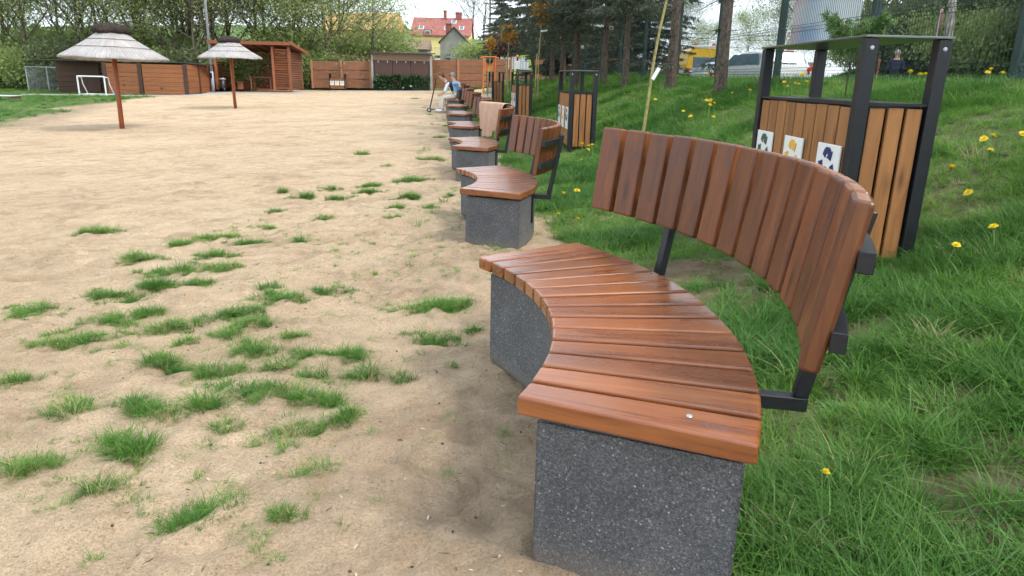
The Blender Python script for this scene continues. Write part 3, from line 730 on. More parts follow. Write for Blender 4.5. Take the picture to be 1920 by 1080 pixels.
# towel over the near end of the third bench's back
def towel():
    b = benches[2]; V = []; F = []; nu, nv = 26, 40
    r_ = random.Random(4); ph = [r_.uniform(0, 6) for _ in range(6)]
    def back_point(u, s):      # s: signed run over the top edge, negative = beach side
        a = BMID - BHALF + u
        top = BZ1 + .012; half = .036
        if s < -half: q = -s - half; rr = BR1 - .018 - q * .14 - .012; z = top - q * .99
        elif s > half: q = s - half; rr = BR1 + .075 + q * .02; z = top - q
        else: t = s / half; rr = BR1 + .022 + t * .055; z = top + .012 * (1 - t * t)
        return a, rr, z
    for i in range(nu + 1):
        for j in range(nv + 1):
            u = .70 + .45 * i / nu; s = -.50 + .74 * j / nv
            hang = max(0, abs(s) - .05)
            fold = .026 * hang / (hang + .06) * (math.sin(i * .95 + ph[0] + s * 2) + .5 * math.sin(i * 1.9 + ph[1]))
            s2 = s if s > 0 else s * (1.0 + .16 * math.sin(i * .33 + ph[2]))
            a, rr, z = back_point(.92 + (u - .92) * (1 - .5 * hang), s2)
            rr += -fold if s < 0 else fold
            rr -= .012 if s < 0 else 0
            V.append((BACK_C[0] + rr * math.cos(a), BACK_C[1] + rr * math.sin(a), max(z, .475)))
    for i in range(nu):
        for j in range(nv): k = i * (nv + 1) + j; F.append((k, k + 1, k + nv + 2, k + nv + 1))
    V = [b.matrix_basis @ Vector(v) for v in V]
    me = npmesh('towel', V, F, M['towel'], True); o = place('towel', me)
    md = o.modifiers.new('thick', 'SOLIDIFY'); md.thickness = .007; md.offset = 0
    tag(o, 'beige towel hanging over the back of the third bench', 'towel')
towel()

# ---------------------------------------------------------------- recycling bins
BW, BL, BH, BT = .456, 1.58, 1.2, .855        # width, length, height, board top
POST = MB().box((0, 0, BH / 2 - .06), (.07, .07, BH + .12)).mesh('post', M['steel'], .006, 2)
def board_mesh(w, h): return MB().box((0, 0, h / 2), (w, .024, h)).mesh('board', M['board'], .004, 2)
def arrow_symbol():
    """three chasing arrows, each bent round a corner of a triangle"""
    polys = []; Rr = .50; w = .16
    c = [Vector((Rr * math.cos(R(90 - 120 * k)), Rr * math.sin(R(90 - 120 * k)))) for k in range(3)]
    def lerp(a, b, t): return a + (b - a) * t
    def band(a, b, wd):
        d = (b - a).normalized(); n = Vector((-d.y, d.x)) * wd / 2; return [a - n, b - n, b + n, a + n]
    for k in range(3):
        prev, top, nxt = c[k - 1], c[k], c[(k + 1) % 3]
        polys.append([tuple(p) for p in band(lerp(prev, top, .62), lerp(prev, top, .80), w)])
        e1, e2 = lerp(prev, top, .80), lerp(top, nxt, .20)
        polys.append([tuple(p) for p in band(e1 + (e1 - e2) * .12, e2 + (e2 - e1) * .12, w * .95)])
        s0 = lerp(top, nxt, .20); s1 = lerp(top, nxt, .30); tip = lerp(top, nxt, .49); d = (nxt - top).normalized(); n = Vector((-d.y, d.x))
        polys.append([tuple(s0 - n * w / 2), tuple(s1 - n * w / 2), tuple(s1 - n * w), tuple(tip), tuple(s1 + n * w), tuple(s1 + n * w / 2), tuple(s0 + n * w / 2)])
    return polys
SYM = arrow_symbol()
def symbol_mesh(mat):
    m = MB()
    for q, p in enumerate(SYM): m.prism([(x * .25, z * .25) for x, z in p], -.0035 - .0004 * (q % 3), 0, 'y')
    return m.mesh('recycling_symbol', M[mat])
SYMS = {k: symbol_mesh('sym_' + k) for k in ('green', 'yellow', 'blue', 'grey')}
PLATE = MB().box((0, -.006, 0), (.30, .012, .35)).mesh('sign_plate', M['plate'], .004, 2)
PRIM = None
def make_bin(label, w=BW, l=BL, nl=9, ns=3, plates=(('green', .53), ('yellow', 0), ('blue', -.53)), h=BH, grp='wooden recycling bins with black posts'):
    t = thing('recycling_bin', label, 'recycling bin', group=grp)
    for sx in (-1, 1):
        for sy in (-1, 1): place('post', POST, t, (sx * (w / 2 - .035), sy * (l / 2 - .035), 0))
    bl = (l - .15) / nl; me = board_mesh(bl - .017, BT - .02); bs = (w - .15) / ns; me2 = board_mesh(bs - .018, BT - .02)
    for sx in (-1, 1):
        for k in range(nl): place('board', me, t, (sx * (w / 2 - .03), -l / 2 + .075 + bl * (k + .5), .01 + rnd.uniform(-.003, .003)), (0, 0, PI / 2 + (0 if sx < 0 else PI)))
    for sy in (-1, 1):
        for k in range(ns): place('board', me2, t, (-w / 2 + .075 + bs * (k + .5), sy * (l / 2 - .03), .01 + rnd.uniform(-.003, .003)))
    m = MB()
    for sx in (-1, 1): m.box((sx * (w / 2 - .03), 0, BT + .008), (.04, l - .142, .014)); m.box((sx * (w / 2 - .055), 0, .30), (.012, l - .142, .04))
    for sy in (-1, 1): m.box((0, sy * (l / 2 - .03), BT + .0085), (w - .142, .04, .014)); m.box((0, sy * (l / 2 - .055), .30), (w - .142, .012, .04))
    m.build('top_frame', M['steel'], t)
    MB().box((0, 0, BH + .008), (w + .012, l + .012, .012)).build('roof_sheet', M['roofsheet'], t, bevel=.002)
    MB().box((0, 0, .5), (w - .13, l - .16, .74)).build('inner_container', M['black'], t)
    for q, (colr, yy) in enumerate(plates):
        p = place('sign_plate', PLATE, t, (-w / 2 + .012, yy, BT - .40), (0, 0, -PI / 2))
        place('recycling_symbol', SYMS[colr], p, (0, -.0125, .05))
    for sx in (-1, 1):
        for sy in (-1, 1):
            place('bolt', BOLT, t, (sx * (w / 2 - .035) , sy * (l / 2) , BH - .05), (R(90) if sy < 0 else R(-90), 0, 0))
    return t
BOLT = MB().lathe([(0, .005), (.009, .004), (.012, 0)], 12).mesh('bolt', M['zinc'])
BINS = [(2.04, 4.72, .173, .014, 'nearest recycling bin of pale boards, white plates with green, yellow and blue arrows'),
        (1.03, 12.6, .06, .06, 'second recycling bin, standing alone behind the second and third benches'),
        (.13, 20.6, .10, .09, 'third recycling bin, right of the towel bench, sapling stake beside it'),
        (-.78, 27.6, .13, .12, 'farthest recycling bin of the row, nearest to the two sitters')]
bproto = None
for x, y, z, rz, lab in BINS:
    if bproto is None: bproto = o = make_bin(lab)
    else: o = copy_tree(bproto); o['label'] = lab
    o.location = (x, y, z); o.rotation_euler = (0, 0, rz)
# ---------------------------------------------------------------- thatched parasols
def parasol(loc, label, lean, prad, eave, sd):
    t = thing('thatched_parasol', label, 'parasol', loc, sd, 'thatched beach parasols')
    t.rotation_euler = (lean[0], lean[1], sd)
    MB().tube([(0, 0, -.15), (0, 0, 1.0), (0, 0, eave + .55)], [.062, .058, .055], 14).build('pole', M['pole'], t, smooth=True)
    r_ = random.Random(int(sd * 100)); n = 72; prof = [(.30, .62), (.44, .49), (.62, .36), (.85, .21), (1.05, .09), (1.20, 0), (1.235, -.05), (1.17, -.04), (.9, .10), (.5, .36)]
    V = []; F = []; m = len(prof)
    for k in range(n):
        a = 2 * PI * k / n; wob = 1 + .02 * math.sin(3 * a + sd) + .012 * math.sin(7 * a) + r_.uniform(-.012, .012); dz = .02 * math.sin(2 * a + 1) + r_.uniform(-.012, .012)
        for r0, z in prof:
            sg = prad / 1.235
            V.append((r0 * wob * sg * math.cos(a), r0 * wob * sg * math.sin(a), eave + z * sg + dz * (r0 / 1.2) ** 2))
    for k in range(n):
        for i in range(m): F.append((k*m+i, ((k+1)%n)*m+i, ((k+1)%n)*m+(i+1)%m, k*m+(i+1)%m))
    tb_ = MB(); tb_.add(V, F)
    for k in range(420):                                     # loose reed ends along the eave
        a = r_.uniform(0, 2 * PI); q = r_.uniform(.93, 1.0); sg = prad / 1.235; rr = 1.22 * sg * q; dl = r_.uniform(.03, .10); w_ = .006
        c_, s_ = math.cos(a), math.sin(a); z_ = eave + (1.22 - 1.22 * q) * .55 * sg - .01
        tb_.add([(rr * c_ - s_ * w_, rr * s_ + c_ * w_, z_), (rr * c_ + s_ * w_, rr * s_ - c_ * w_, z_), ((rr + dl * .8) * c_ + r_.uniform(-.02, .02), (rr + dl * .8) * s_ + r_.uniform(-.02, .02), z_ - dl * .6)], [(0, 1, 2)])
    tb_.build('thatch', M['thatch'], t, smooth=True)
    mb = MB()
    for zz, rr in ((.40, 1.01), (.215, 1.01)):
        pts = []
        sg = prad / 1.235; rad = np.interp(zz, [0, .09, .21, .36, .49, .62], [1.20, 1.05, .85, .62, .44, .3]) * sg * rr
        for k in range(49):
            a = 2 * PI * k / 48; pts.append((rad * math.cos(a), rad * math.sin(a), eave + zz * sg + .012))
        mb.tube(pts, .007, 5, False)
    mb.build('binding_wire', M['twig'], t)
    V = []; F = []
    cp = [(.02, .80), (.18, .785), (.32, .75), (.41, .68), (.42, .60), (.36, .54), (.2, .54)]; m = len(cp); n = 40; sg = prad / 1.235
    for k in range(n):
        a = 2 * PI * k / n
        for r0, z in cp:
            j = r_.uniform(.93, 1.08); V.append((r0 * j * sg * math.cos(a), r0 * j * sg * math.sin(a), eave + z * sg + r_.uniform(-.02, .02)))
    for k in range(n):
        for i in range(m - 1): F.append((k*m+i, ((k+1)%n)*m+i, ((k+1)%n)*m+i+1, k*m+i+1))
    MB().add(V, F).build('cap', M['heather'], t, smooth=True)
    for k in range(8):
        a = 2 * PI * k / 8 + .2; MB().bar((.05 * math.cos(a), .05 * math.sin(a), eave + .5 * sg), (1.14 * sg * math.cos(a), 1.14 * sg * math.sin(a), eave + .0), .03, .03).build('rafter', M['pole'], t)
    return t
parasol((-10.42, 19.1, -.40), 'large thatched parasol on a leaning brown pole at the water side of the sand', (R(-1), R(.5), 0), 1.29, 1.80, .3)
parasol((-11.15, 28.9, -.24), 'smaller-looking thatched parasol standing before the timber pavilion', (R(0), R(-1.2), 0), 1.19, 1.90, 1.1)

# ---------------------------------------------------------------- brown enclosure and fence left
def board_panel(parent, a, b, z0, h, nb, mat, name='board', th=.03, axis_x=True):
    a = Vector(a); b = Vector(b); L = (b - a).length; ang = math.atan2(b.y - a.y, b.x - a.x); hh = h / nb
    me = MB().box((L / 2, 0, hh / 2), (L, th, hh - .012)).mesh(name, M[mat], .004, 1)
    for k in range(nb): place(name, me, parent, (a.x, a.y, z0 + hh * k), (0, 0, ang))
sh = thing('garden_shed', 'long low brown wooden shed with two orange-brown panels facing the sand', 'shed', (-21, 42, -.3))
SY = 41.5
def shp(x, y, z=0): return (x + 21, y - 42, z + .3)
for xa, xb in ((-23.12, -21.36), (-21.10, -18.78)):
    board_panel(sh, shp(xa, SY), shp(xb, SY), .06, 1.66, 7, 'shedboard')
for x, y in ((-23.22, SY), (-21.23, SY), (-18.68, SY)):
    MB().box((0, 0, .87), (.2, .12, 1.78)).build('post', M['shedpost'], sh, shp(x, y, -.3))
board_panel(sh, shp(-27.2, 43.5), shp(-23.2, 43.5), .04, 1.78, 6, 'darkboard')
board_panel(sh, shp(-23.22, 43.5), shp(-23.22, 41.5), .04, 1.74, 6, 'darkboard')
board_panel(sh, shp(-27.2, 45.5), shp(-27.2, 43.5), .04, 1.78, 6, 'darkboard')
board_panel(sh, shp(-26.0, 43.40), shp(-24.6, 43.40), .06, 1.6, 1, 'darkboard', 'door_leaf')
MB().box((0, 0, 0), (8.5, 3.95, .05), Matrix.Rotation(R(-1.0), 3, 'X')).build('roof', M['tarroof'], sh, shp(-22.9, 43.55, 1.50))
for k, (x, z) in enumerate(((-22.2, .55), (-20.1, .42))): MB().lathe([(0, .03), (.05, .03), (.06, 0)], 12).build('knot_hole', M['darkboard'], sh, shp(x, SY - .02, z - .3), (R(90), 0, 0))
# fence running back from the shed to the pavilion
fl = thing('board_fence', 'orange-brown board fence running back from the shed to the pavilion', 'fence', (-18.9, 45, -.25))
pa, pb = Vector((-18.62, 41.6, 0)), Vector((-19.7, 50, 0))
for k in range(4):
    a = pa.lerp(pb, k / 4) - Vector((-18.9, 45, 0)); b = pa.lerp(pb, (k + 1) / 4) - Vector((-18.9, 45, 0))
    board_panel(fl, a, b, .08, 1.62, 5, 'shedboard')
    MB().box((0, 0, .86), (.14, .14, 1.76)).build('post', M['shedpost'], fl, (b.x, b.y, 0))
a = Vector((-18.9, 45, 0))
board_panel(fl, Vector((-19.7, 50.1, 0)) - a, Vector((-15.9, 51.5, 0)) - a, .1, 1.6, 5, 'shedboard')
# chain-link cage
cg = thing('wire_enclosure', 'grey chain-link enclosure on the lawn beside the shed', 'enclosure', (-28.6, 44.5, -.35))
for x, y in ((-1.4, .5), (0, .3), (1.3, .0), (-1.6, 3.2)): MB().tube([(x, y, 0), (x, y, 1.5)], .035, 8).build('post', M['zinc'], cg)
m = MB()
for (x0, y0), (x1, y1) in (((-1.4, .5), (1.3, 0)), ((-1.4, .5), (-1.6, 3.2))):
    m.tube([(x0, y0, 1.47), (x1, y1, 1.47)], .022, 6); L = math.hypot(x1 - x0, y1 - y0); n = int(L / .13)
    for k in range(-11, n):
        for s in (1, -1):
            u0, u1, v0, v1 = (k * .13, k * .13 + 1.4, .05, 1.45) if s > 0 else (k * .13 + 1.4, k * .13, .05, 1.45)
            if u0 < 0: v0 += (0 - u0) / (u1 - u0) * 1.4; u0 = 0
            if u0 > L: v0 += (u0 - L) / (u0 - u1) * 1.4; u0 = L
            if u1 > L: v1 -= (u1 - L) / (u1 - u0 + 1e-9) * (v1 - v0); u1 = L
            if u1 < 0: v1 -= (0 - u1) / (u0 - u1 + 1e-9) * (v1 - v0); u1 = 0
            if abs(u1 - u0) < .02: continue
            P = lambda u, v: (x0 + (x1 - x0) * u / L, y0 + (y1 - y0) * u / L, v)
            m.tube([P(u0, v0), P(u1, v1)], .004, 3, False)
m.build('chain_link', M['zinc'], cg)
pt = thing('tarpaulin_heap', 'dark and white tarpaulin heap inside the wire enclosure', 'tarpaulin', (-28.2, 45.8, -.33))
for k, (mat, x, z, s) in enumerate((('black', -.3, .55, .75), ('white', .1, .40, .6), ('black', .5, .6, .5))):
    b = MB(); r_ = random.Random(k); prof = [(s, 0), (s * .9, .14), (s * .5, .24), (.02, .28)]; V = []; F = []
    for q in range(14):
        a_ = 2 * PI * q / 14
        for rr, zz in prof: V.append((rr * math.cos(a_) * r_.uniform(.8, 1.2), rr * .7 * math.sin(a_) * r_.uniform(.8, 1.2), zz * r_.uniform(.7, 1.2)))
    for q in range(14):
        for i in range(3): F.append((q*4+i, ((q+1)%14)*4+i, ((q+1)%14)*4+i+1, q*4+i+1))
    b.add(V, F).build('sheet_fold', M[mat], pt, (x, 0, z - .25))
# football goal, ball
gl = thing('football_goal', 'small white football goal in front of the shed', 'goal', (-22.9, 39.5, -.28))
w, h, dp = 1.45, .98, .8
for sx in (-1, 1):
    MB().tube([(sx * w / 2, 0, 0), (sx * w / 2, 0, h)], .04, 8).build('post', M['white'], gl)
    MB().tube([(sx * w / 2, 0, h - .02), (sx * w / 2, dp * .45, h - .05), (sx * w / 2, dp * .55, h * .6), (sx * w / 2, dp, .04)], .03, 8).build('side_brace', M['white'], gl, smooth=True)
    MB().tube([(sx * w / 2, 0, .04), (sx * w / 2, dp, .04)], .03, 8).build('ground_bar', M['white'], gl)
MB().tube([(-w / 2, 0, h), (w / 2, 0, h)], .04, 8).build('crossbar', M['white'], gl)
MB().tube([(-w / 2, dp, .04), (w / 2, dp, .04)], .03, 8).build('rear_bar', M['white'], gl)
bl = MB(); bl.lathe([(.11 * math.sin(PI * k / 10) + 1e-4, -.11 * math.cos(PI * k / 10)) for k in range(11)], 18)
tag(bl.build('ball', M['blueball'], None, (-21.5, 39.3, gh(-21.5, 39.3) + .10), smooth=True), 'bright blue ball lying on the paving before the shed', 'ball')
# low jetty plank at the left edge
jt = thing('wooden_pallet', 'pale wooden pallet lying on the grass at the left edge', 'pallet', (-25.2, 35.2, gh(-25.2, 35.2) + .02), .15)
for k in range(5): MB().box((0, -.4 + .2 * k, .16), (2.0, .17, .03)).build('plank', M['corr'], jt)
for k in range(3): MB().box((-.9 + .9 * k, 0, .07), (.1, .98, .14)).build('bearer', M['twig'], jt)
# paved strip along the enclosure
def strip(name, pts, w, mat, lab, kind='structure', th=.07):
    m = MB()
    for (x0, y0), (x1, y1) in zip(pts[:-1], pts[1:]):
        d = Vector((x1 - x0, y1 - y0)); n = Vector((-d.y, d.x)).normalized() * w / 2; k = max(1, int(d.length / 1.5))
        for q in range(k):
            a = Vector((x0, y0)) + d * (q / k); b = Vector((x0, y0)) + d * ((q + 1) / k)
            za, zb = gh(a.x, a.y) + .03, gh(b.x, b.y) + .03
            P = [(a.x + n.x, a.y + n.y), (a.x - n.x, a.y - n.y), (b.x - n.x, b.y - n.y), (b.x + n.x, b.y + n.y)]; Z = [za, za, zb, zb]
            m.add([(p[0], p[1], z) for p, z in zip(P, Z)] + [(p[0], p[1], z - th) for p, z in zip(P, Z)], [(3,2,1,0),(4,5,6,7),(0,1,5,4),(1,2,6,5),(2,3,7,6),(3,0,4,7)])
    return tag(m.build(name, M[mat]), lab, kind=kind)
strip('paved_path', [(-27, 40.2), (-23, 40.3), (-18.3, 40.8), (-17.6, 45.2)], 1.0, 'paving', 'narrow grey paved strip in front of the shed')
strip('pavilion_floor', [(-19.2, 47.2), (-13.2, 47.2)], 4.4, 'paving', 'grey paved floor under the pavilion')
strip('paved_apron', [(-13.0, 51.2), (-6.0, 51.4)], 1.6, 'paving', 'grey paved apron before the far fence')

# ---------------------------------------------------------------- lamp post
lp = thing('lamp_post', 'tall grey steel lamp post behind the far parasol', 'lamp post', (-19.0, 45.9, -.2))
MB().tube([(0, 0, 0), (0, 0, 1.3)], [.105, .105], 14).build('base_sleeve', M['lamp'], lp, smooth=True)
MB().tube([(0, 0, 1.2), (0, 0, 8.6), (.05, -.3, 9.0), (.1, -1.0, 9.15)], [.09, .06, .05, .045], 12).build('shaft', M['lamp'], lp, smooth=True)
MB().box((.12, -1.25, 9.15), (.24, .6, .1)).build('lamp_head', M['lamp'], lp, bevel=.03)
MB().box((.0, -.115, 1.05), (.1, .03, .3)).build('service_door', M['black'], lp)

# ---------------------------------------------------------------- timber pavilion
pv = thing('timber_pavilion', 'open red-brown timber pavilion with slatted side screen and sloping roof', 'pavilion', (-16.4, 46, .04))
def pvp(x, y, z): return (x + 16.4, y - 46, z)
PX = {'a': -18.75, 'b': -17.75, 'c': -15.15, 'd': -14.15}
for x in PX.values():
    MB().box((0, 0, 1.3), (.16, .16, 2.62)).build('post', M['pavwood'], pv, pvp(x, 46, 0), bevel=.008)
for x in (-18.75, -14.35): MB().box((0, 0, 1.15), (.16, .16, 2.3)).build('post', M['pavwood'], pv, pvp(x, 49.0, 0), bevel=.008)
sl = MB().box((0, 0, 0), (.86, .035, .085)).mesh('slat', M['pavwood'])
for k in range(17): place('slat', sl, pv, pvp(-14.65, 46, .16 + k * .142), (R(18), 0, 0))
sl = MB().box((0, 0, 0), (2.86, .035, .095)).mesh('slat', M['pavdark'])
for k in range(17): place('slat', sl, pv, pvp(-14.24, 47.5, .15 + k * .132), (R(0), 0, R(91.5)))
sl = MB().box((0, 0, 0), (4.3, .035, .1)).mesh('slat', M['pavdark'])
for k in range(21): place('slat', sl, pv, pvp(-16.5, 49.05, .1 + k * .107))
sl = MB().box((0, 0, 0), (2.86, .035, .095)).mesh('slat', M['pavdark'])
for k in range(12): place('slat', sl, pv, pvp(-18.80, 47.5, .15 + k * .132), (0, 0, R(90)))
rot = Matrix.Rotation(R(-7.5), 3, 'X')
MB().box((0, 0, 0), (5.1, 3.7, .06), rot).build('roof_deck', M['pavdark'], pv, pvp(-16.45, 47.5, 2.60))
MB().box((0, 0, 0), (5.1, .05, .2)).build('fascia', M['pavwood'], pv, pvp(-16.45, 45.66, 2.80))
for x in (-19.02, -13.88): MB().box((0, 0, 0), (.05, 3.7, .18), rot).build('fascia', M['pavwood'], pv, pvp(x, 47.5, 2.58))
for k in range(7): MB().box((0, 0, 0), (.06, 3.4, .12), rot).build('rafter', M['pavdark'], pv, pvp(-18.5 + k * .68, 47.5, 2.50))
tb = thing('picnic_table', 'brown wooden picnic table inside the timber pavilion', 'table', (-16.25, 47.0, .06))
for k in range(5): MB().box((0, -.32 + .16 * k, .76), (1.5, .145, .04)).build('plank', M['pavwood'], tb)
for sx in (-1, 1):
    for sy in (-1, 1): MB().box((sx * .62, sy * .28, .37), (.09, .09, .74)).build('leg', M['pavwood'], tb)
for nm, dx, lb in (('picnic_bench', -1.25, 'low wooden bench at the beach end of the pavilion table'), ('picnic_bench', 1.2, 'low wooden bench behind the slatted screen beside the pavilion table')):
    pb_ = thing(nm, lb, 'bench', (-16.25 + dx, 47.0, .06))
    for k in range(2): MB().box((-.11 + .22 * k, 0, .44), (.2, 1.3, .04)).build('plank', M['pavwood'], pb_)
    for sy in (-1, 1): MB().box((0, sy * .5, .21), (.36, .08, .42)).build('leg', M['pavwood'], pb_)
wb = thing('litter_bin', 'small dark litter bin beside the pavilion entrance', 'litter bin', (-18.3, 45.7, .0))
MB().lathe([(.16, .1), (.2, .62), (.18, .62), (.15, .14), (.0, .14)], 16).build('bucket', M['black'], wb, smooth=True)
MB().tube([(0, .2, 0), (0, .2, .75)], .03, 8).build('stand', M['zinc'], wb)
MB().lathe([(.0, .74), (.21, .68), (.22, .64), (.2, .64)], 16).build('lid', M['concgrey'], wb, smooth=True)

# ---------------------------------------------------------------- concrete plank fences
def conc_fence(name, label, a, b, z0, z1, bays, rows, hstep=None):
    a = Vector(a); b = Vector(b); L = (b - a).length; ang = math.atan2(b.y - a.y, b.x - a.x); bay = L / bays
    t = thing(name, label, 'fence', (a.x, a.y, 0), ang)
    for k in range(bays + 1):
        h = (hstep[min(k, bays - 1)] if hstep else 2.0); zb = z0 + (z1 - z0) * k / bays
        MB().box((0, -.01, h / 2 + .03), (.15, .16, h + .06)).build('post', M['concpost'], t, (bay * k, 0, zb), bevel=.01)
    for k in range(bays):
        h = (hstep[k] if hstep else 2.0); r_ = max(2, round(h / (2.0 / rows))); hh = h / r_; zb = z0 + (z1 - z0) * (k + .5) / bays
        me = MB().box((bay / 2, 0, hh / 2), (bay - .143, .06, hh - .03)).mesh('concrete_plank', M['concfence'], .018, 2)
        for q in range(r_): place('concrete_plank', me, t, (bay * k, 0, zb + hh * q))
    return t
conc_fence('concrete_fence', 'terracotta concrete plank fence between the pavilion and the shuttered kiosk', (-14.6, 52.6), (-10.5, 53.0), .1, .2, 2, 3, [1.85, 1.85])
conc_fence('concrete_fence', 'lower terracotta fence panel directly beside the shuttered kiosk', (-11.55, 53.35), (-10.2, 53.45), .2, .25, 1, 3, [1.3])
conc_fence('concrete_fence', 'long terracotta concrete fence stretching right of the kiosk behind the play area', (-6.25, 54), (3.4, 55.2), .25, .70, 5, 4, [2.0] * 5)
conc_fence('concrete_fence', 'terracotta concrete fence seen between the spruce trunks', (3.4, 55.4), (9.0, 56), .72, .75, 3, 4, [2.0] * 3)
ct = thing('corrugated_sheet', 'light grey corrugated sheet leaning over the terracotta fence', 'metal sheet', (-.2, 54.7, .6))
m = MB(); V = []; F = []; n = 44
for k in range(n + 1): x = -1.05 + 2.2 * k / n; y = .03 * math.sin(k * 1.4); V += [(x, y, 1.15), (x, y, 2.02 + .08 * k / n)]
for k in range(n): F.append((2*k, 2*k+2, 2*k+3, 2*k+1))
o = m.add(V, F).build('sheet', M['corr'], ct); o.modifiers.new('t', 'SOLIDIFY').thickness = .01
for x in (-.8, .9): MB().box((x, .06, 1.0), (.06, .06, 2.0)).build('batten', M['twig'], ct)

# far recycling bin at the fence (turned to face the beach)
fb = make_bin('recycling bin standing against the far terracotta fence, plates facing the sand', .40, 1.12, 6, 2, (('grey', .36), ('yellow', 0), ('grey', -.36)), grp='far recycling bin')
fb.location = (-12.66, 52.0, .12); fb.rotation_euler = (0, 0, R(90)); fb.scale = (1, 1, .86)
# ---------------------------------------------------------------- kiosk
ks = thing('kiosk', 'low flat-roofed kiosk with dark brown shutters and weathered board band', 'kiosk', (-8.2, 52.6, .2))
def kp(x, y, z): return (x, y, z)
MB().box((0, .9, 1.2), (4.0, 1.8, 2.4)).build('wall', M['shutter'], ks)
MB().box((0, -.06, 2.17), (4.1, .1, .5)).build('fascia', M['osb'], ks, bevel=.01)
MB().box((0, .85, 2.47), (4.35, 2.4, .07), Matrix.Rotation(R(2.5), 3, 'X')).build('roof', M['tarroof'], ks)
for sx in (-1, 1): MB().box((sx * 2.08, -.04, 1.15), (.14, .2, 2.3)).build('corner_post', M['concgrey'], ks)
for k in range(3): 
    p = MB().box((0, 0, 0), (1.26, .05, 1.1)).build('shutter', M['shutter'], ks, (-1.3 + 1.3 * k, -.035, 1.36), bevel=.006)
    for q in (-.35, .3): MB().box((q, -.03, .5), (.06, .03, .16)).build('hinge', M['zinc'], p)
# ---------------------------------------------------------------- houses
def window(parent, x, y, z, w, h, frame='white', nrm=-1):
    f = MB(); f.box((0, 0, h / 2 - .05), (w, .12, .1)); f.box((0, 0, -h / 2 + .05), (w, .12, .1))
    for s in (-1, 0, 1): f.box((s * (w / 2 - .05), 0.003 * s, 0), (.1 if s else .07, .115, h - .2))
    o = f.build('window', M[frame], parent, (x, y + nrm * .05, z))
    MB().box((0, .02, 0), (w - .1, .04, h - .1)).build('pane', M['glass'], o)
    MB().box((0, -.08, -h / 2 - .04), (w + .2, .22, .06)).build('sill', M['concgrey'], o)
    return o
hs = thing('yellow_house', 'yellow house with red tiled roof, chimneys and small roof windows', 'house', (-12.6, 122, 3.2))
hw, hd, he, hr = 9.2, 9.0, 4.6, 7.35
MB().box((0, hd / 2, he / 2 - .5), (hw, hd, he + 1)).build('wall', M['plaster_y'], hs)
m = MB(); ov = .35
pf = [(-ov, he - .2), (hd / 2, hr), (hd + ov, he - .2), (hd + ov, he - .4), (hd / 2, hr - .22), (-ov, he - .4)]
m.prism(pf, -hw / 2 - ov, hw / 2 + ov, 'x'); rf = m.build('roof', M['tiles'], hs)
for sx in (-1, 1): MB().prism([(0.02, he - .4), (hd / 2, hr - .25), (hd - .02, he - .4)], sx * hw / 2 - .04, sx * hw / 2 + .04, 'x').build('gable_wall', M['plaster_y'], hs)
for x, y, w_, h_ in ((.35, 4.2, .5, 1.6), (2.6, 4.4, 1.0, 1.1)):
    c_ = MB().box((0, 0, 0), (w_, w_, h_)).build('chimney', M['brick'], rf, (x, y, hr + .25)); MB().box((0, 0, h_ / 2 + .05), (w_ + .15, w_ + .15, .1)).build('chimney_cap', M['concgrey'], c_)
for x, t_ in ((-3.3, .38), (.85, .36), (3.3, .40), (1.9, .75)):
    yy = -ov + (hd / 2 + ov) * t_; zz = he - .2 + (hr - he + .2) * t_
    o = MB().box((0, 0, 0), (.8, 1.1, .1), Matrix.Rotation(math.atan2(hr - he + .2, hd / 2 + ov), 3, 'X')).build('roof_window', M['white'], rf, (x, yy, zz + .06))
    MB().box((0, 0, .03), (.6, .9, .1), Matrix.Rotation(math.atan2(hr - he + .2, hd / 2 + ov), 3, 'X')).build('pane', M['glass'], o, (0, 0, .02))
d = MB().box((0, 0, 0), (1.15, 1.2, 1.0)).build('dormer', M['tarroof'], hs, (-2.1, .45, he + .05))
w_ = MB().box((0, -.62, -.02), (.95, .06, .8)).build('window', M['white'], d); MB().box((0, -.66, -.02), (.75, .05, .6)).build('pane', M['glass'], w_)
window(hs, -2.4, 0, 2.0, 1.15, 1.25, 'blue_frame')
bal = MB()
bal.box((.2, -.6, 1.2), (2.2, 1.2, .12)); bal.box((.2, -1.17, 2.35), (2.2, .06, .06))
for k in range(12): bal.box((-.85 + .19 * k, -1.17, 1.75), (.04, .04, 1.15))
bal.build('balcony', M['concgrey'], hs)
MB().box((0, -3.0, -.6), (12, .3, 2.6)).build('garden_wall', M['corr'], hs)
gb = thing('gable_house', 'narrow grey bare-rendered house with pointed gable in front of the yellow house', 'house', (-8.13, 95, 2.8))
gw, ge, ga = 3.5, 2.55, 4.25
MB().prism([(-gw / 2, -.6), (gw / 2, -.6), (gw / 2, ge), (0, ga), (-gw / 2, ge)], 0, 6, 'y').build('wall', M['plaster_g'], gb)
for sx in (-1, 1):
    m = MB(); m.prism([(sx * -.02, ga + .02), (sx * (gw / 2 + .2), ge - .18), (sx * (gw / 2 + .2), ge - .04), (sx * -.02, ga + .16)], -.2, 6.2, 'y'); m.build('roof_slope', M['tarroof'], gb)
o = MB().box((0, 0, 0), (.75, .1, 1.5)).build('door', M['shedpost'], gb, (.75, -.03, .55)); 
window(gb, -.65, 0, .95, .55, .45, 'concgrey')
c_ = MB().box((0, 0, 0), (.75, .75, 1.5)).build('chimney', M['brick'], gb, (-.9, 3.0, ga - .1)); MB().box((0, 0, .8), (.9, .9, .1)).build('chimney_cap', M['concgrey'], c_)
oc = thing('ochre_house', 'ochre building half hidden behind the spring trees', 'house', (-22.5, 104, 3.2), R(-12))
MB().box((0, 3, 1.6), (10, 6, 4.6)).build('wall', M['plaster_o'], oc)
MB().prism([(-.4, 3.8), (3, 6.3), (6.4, 3.8)], -5.3, 5.3, 'x').build('roof', M['plaster_o'], oc)
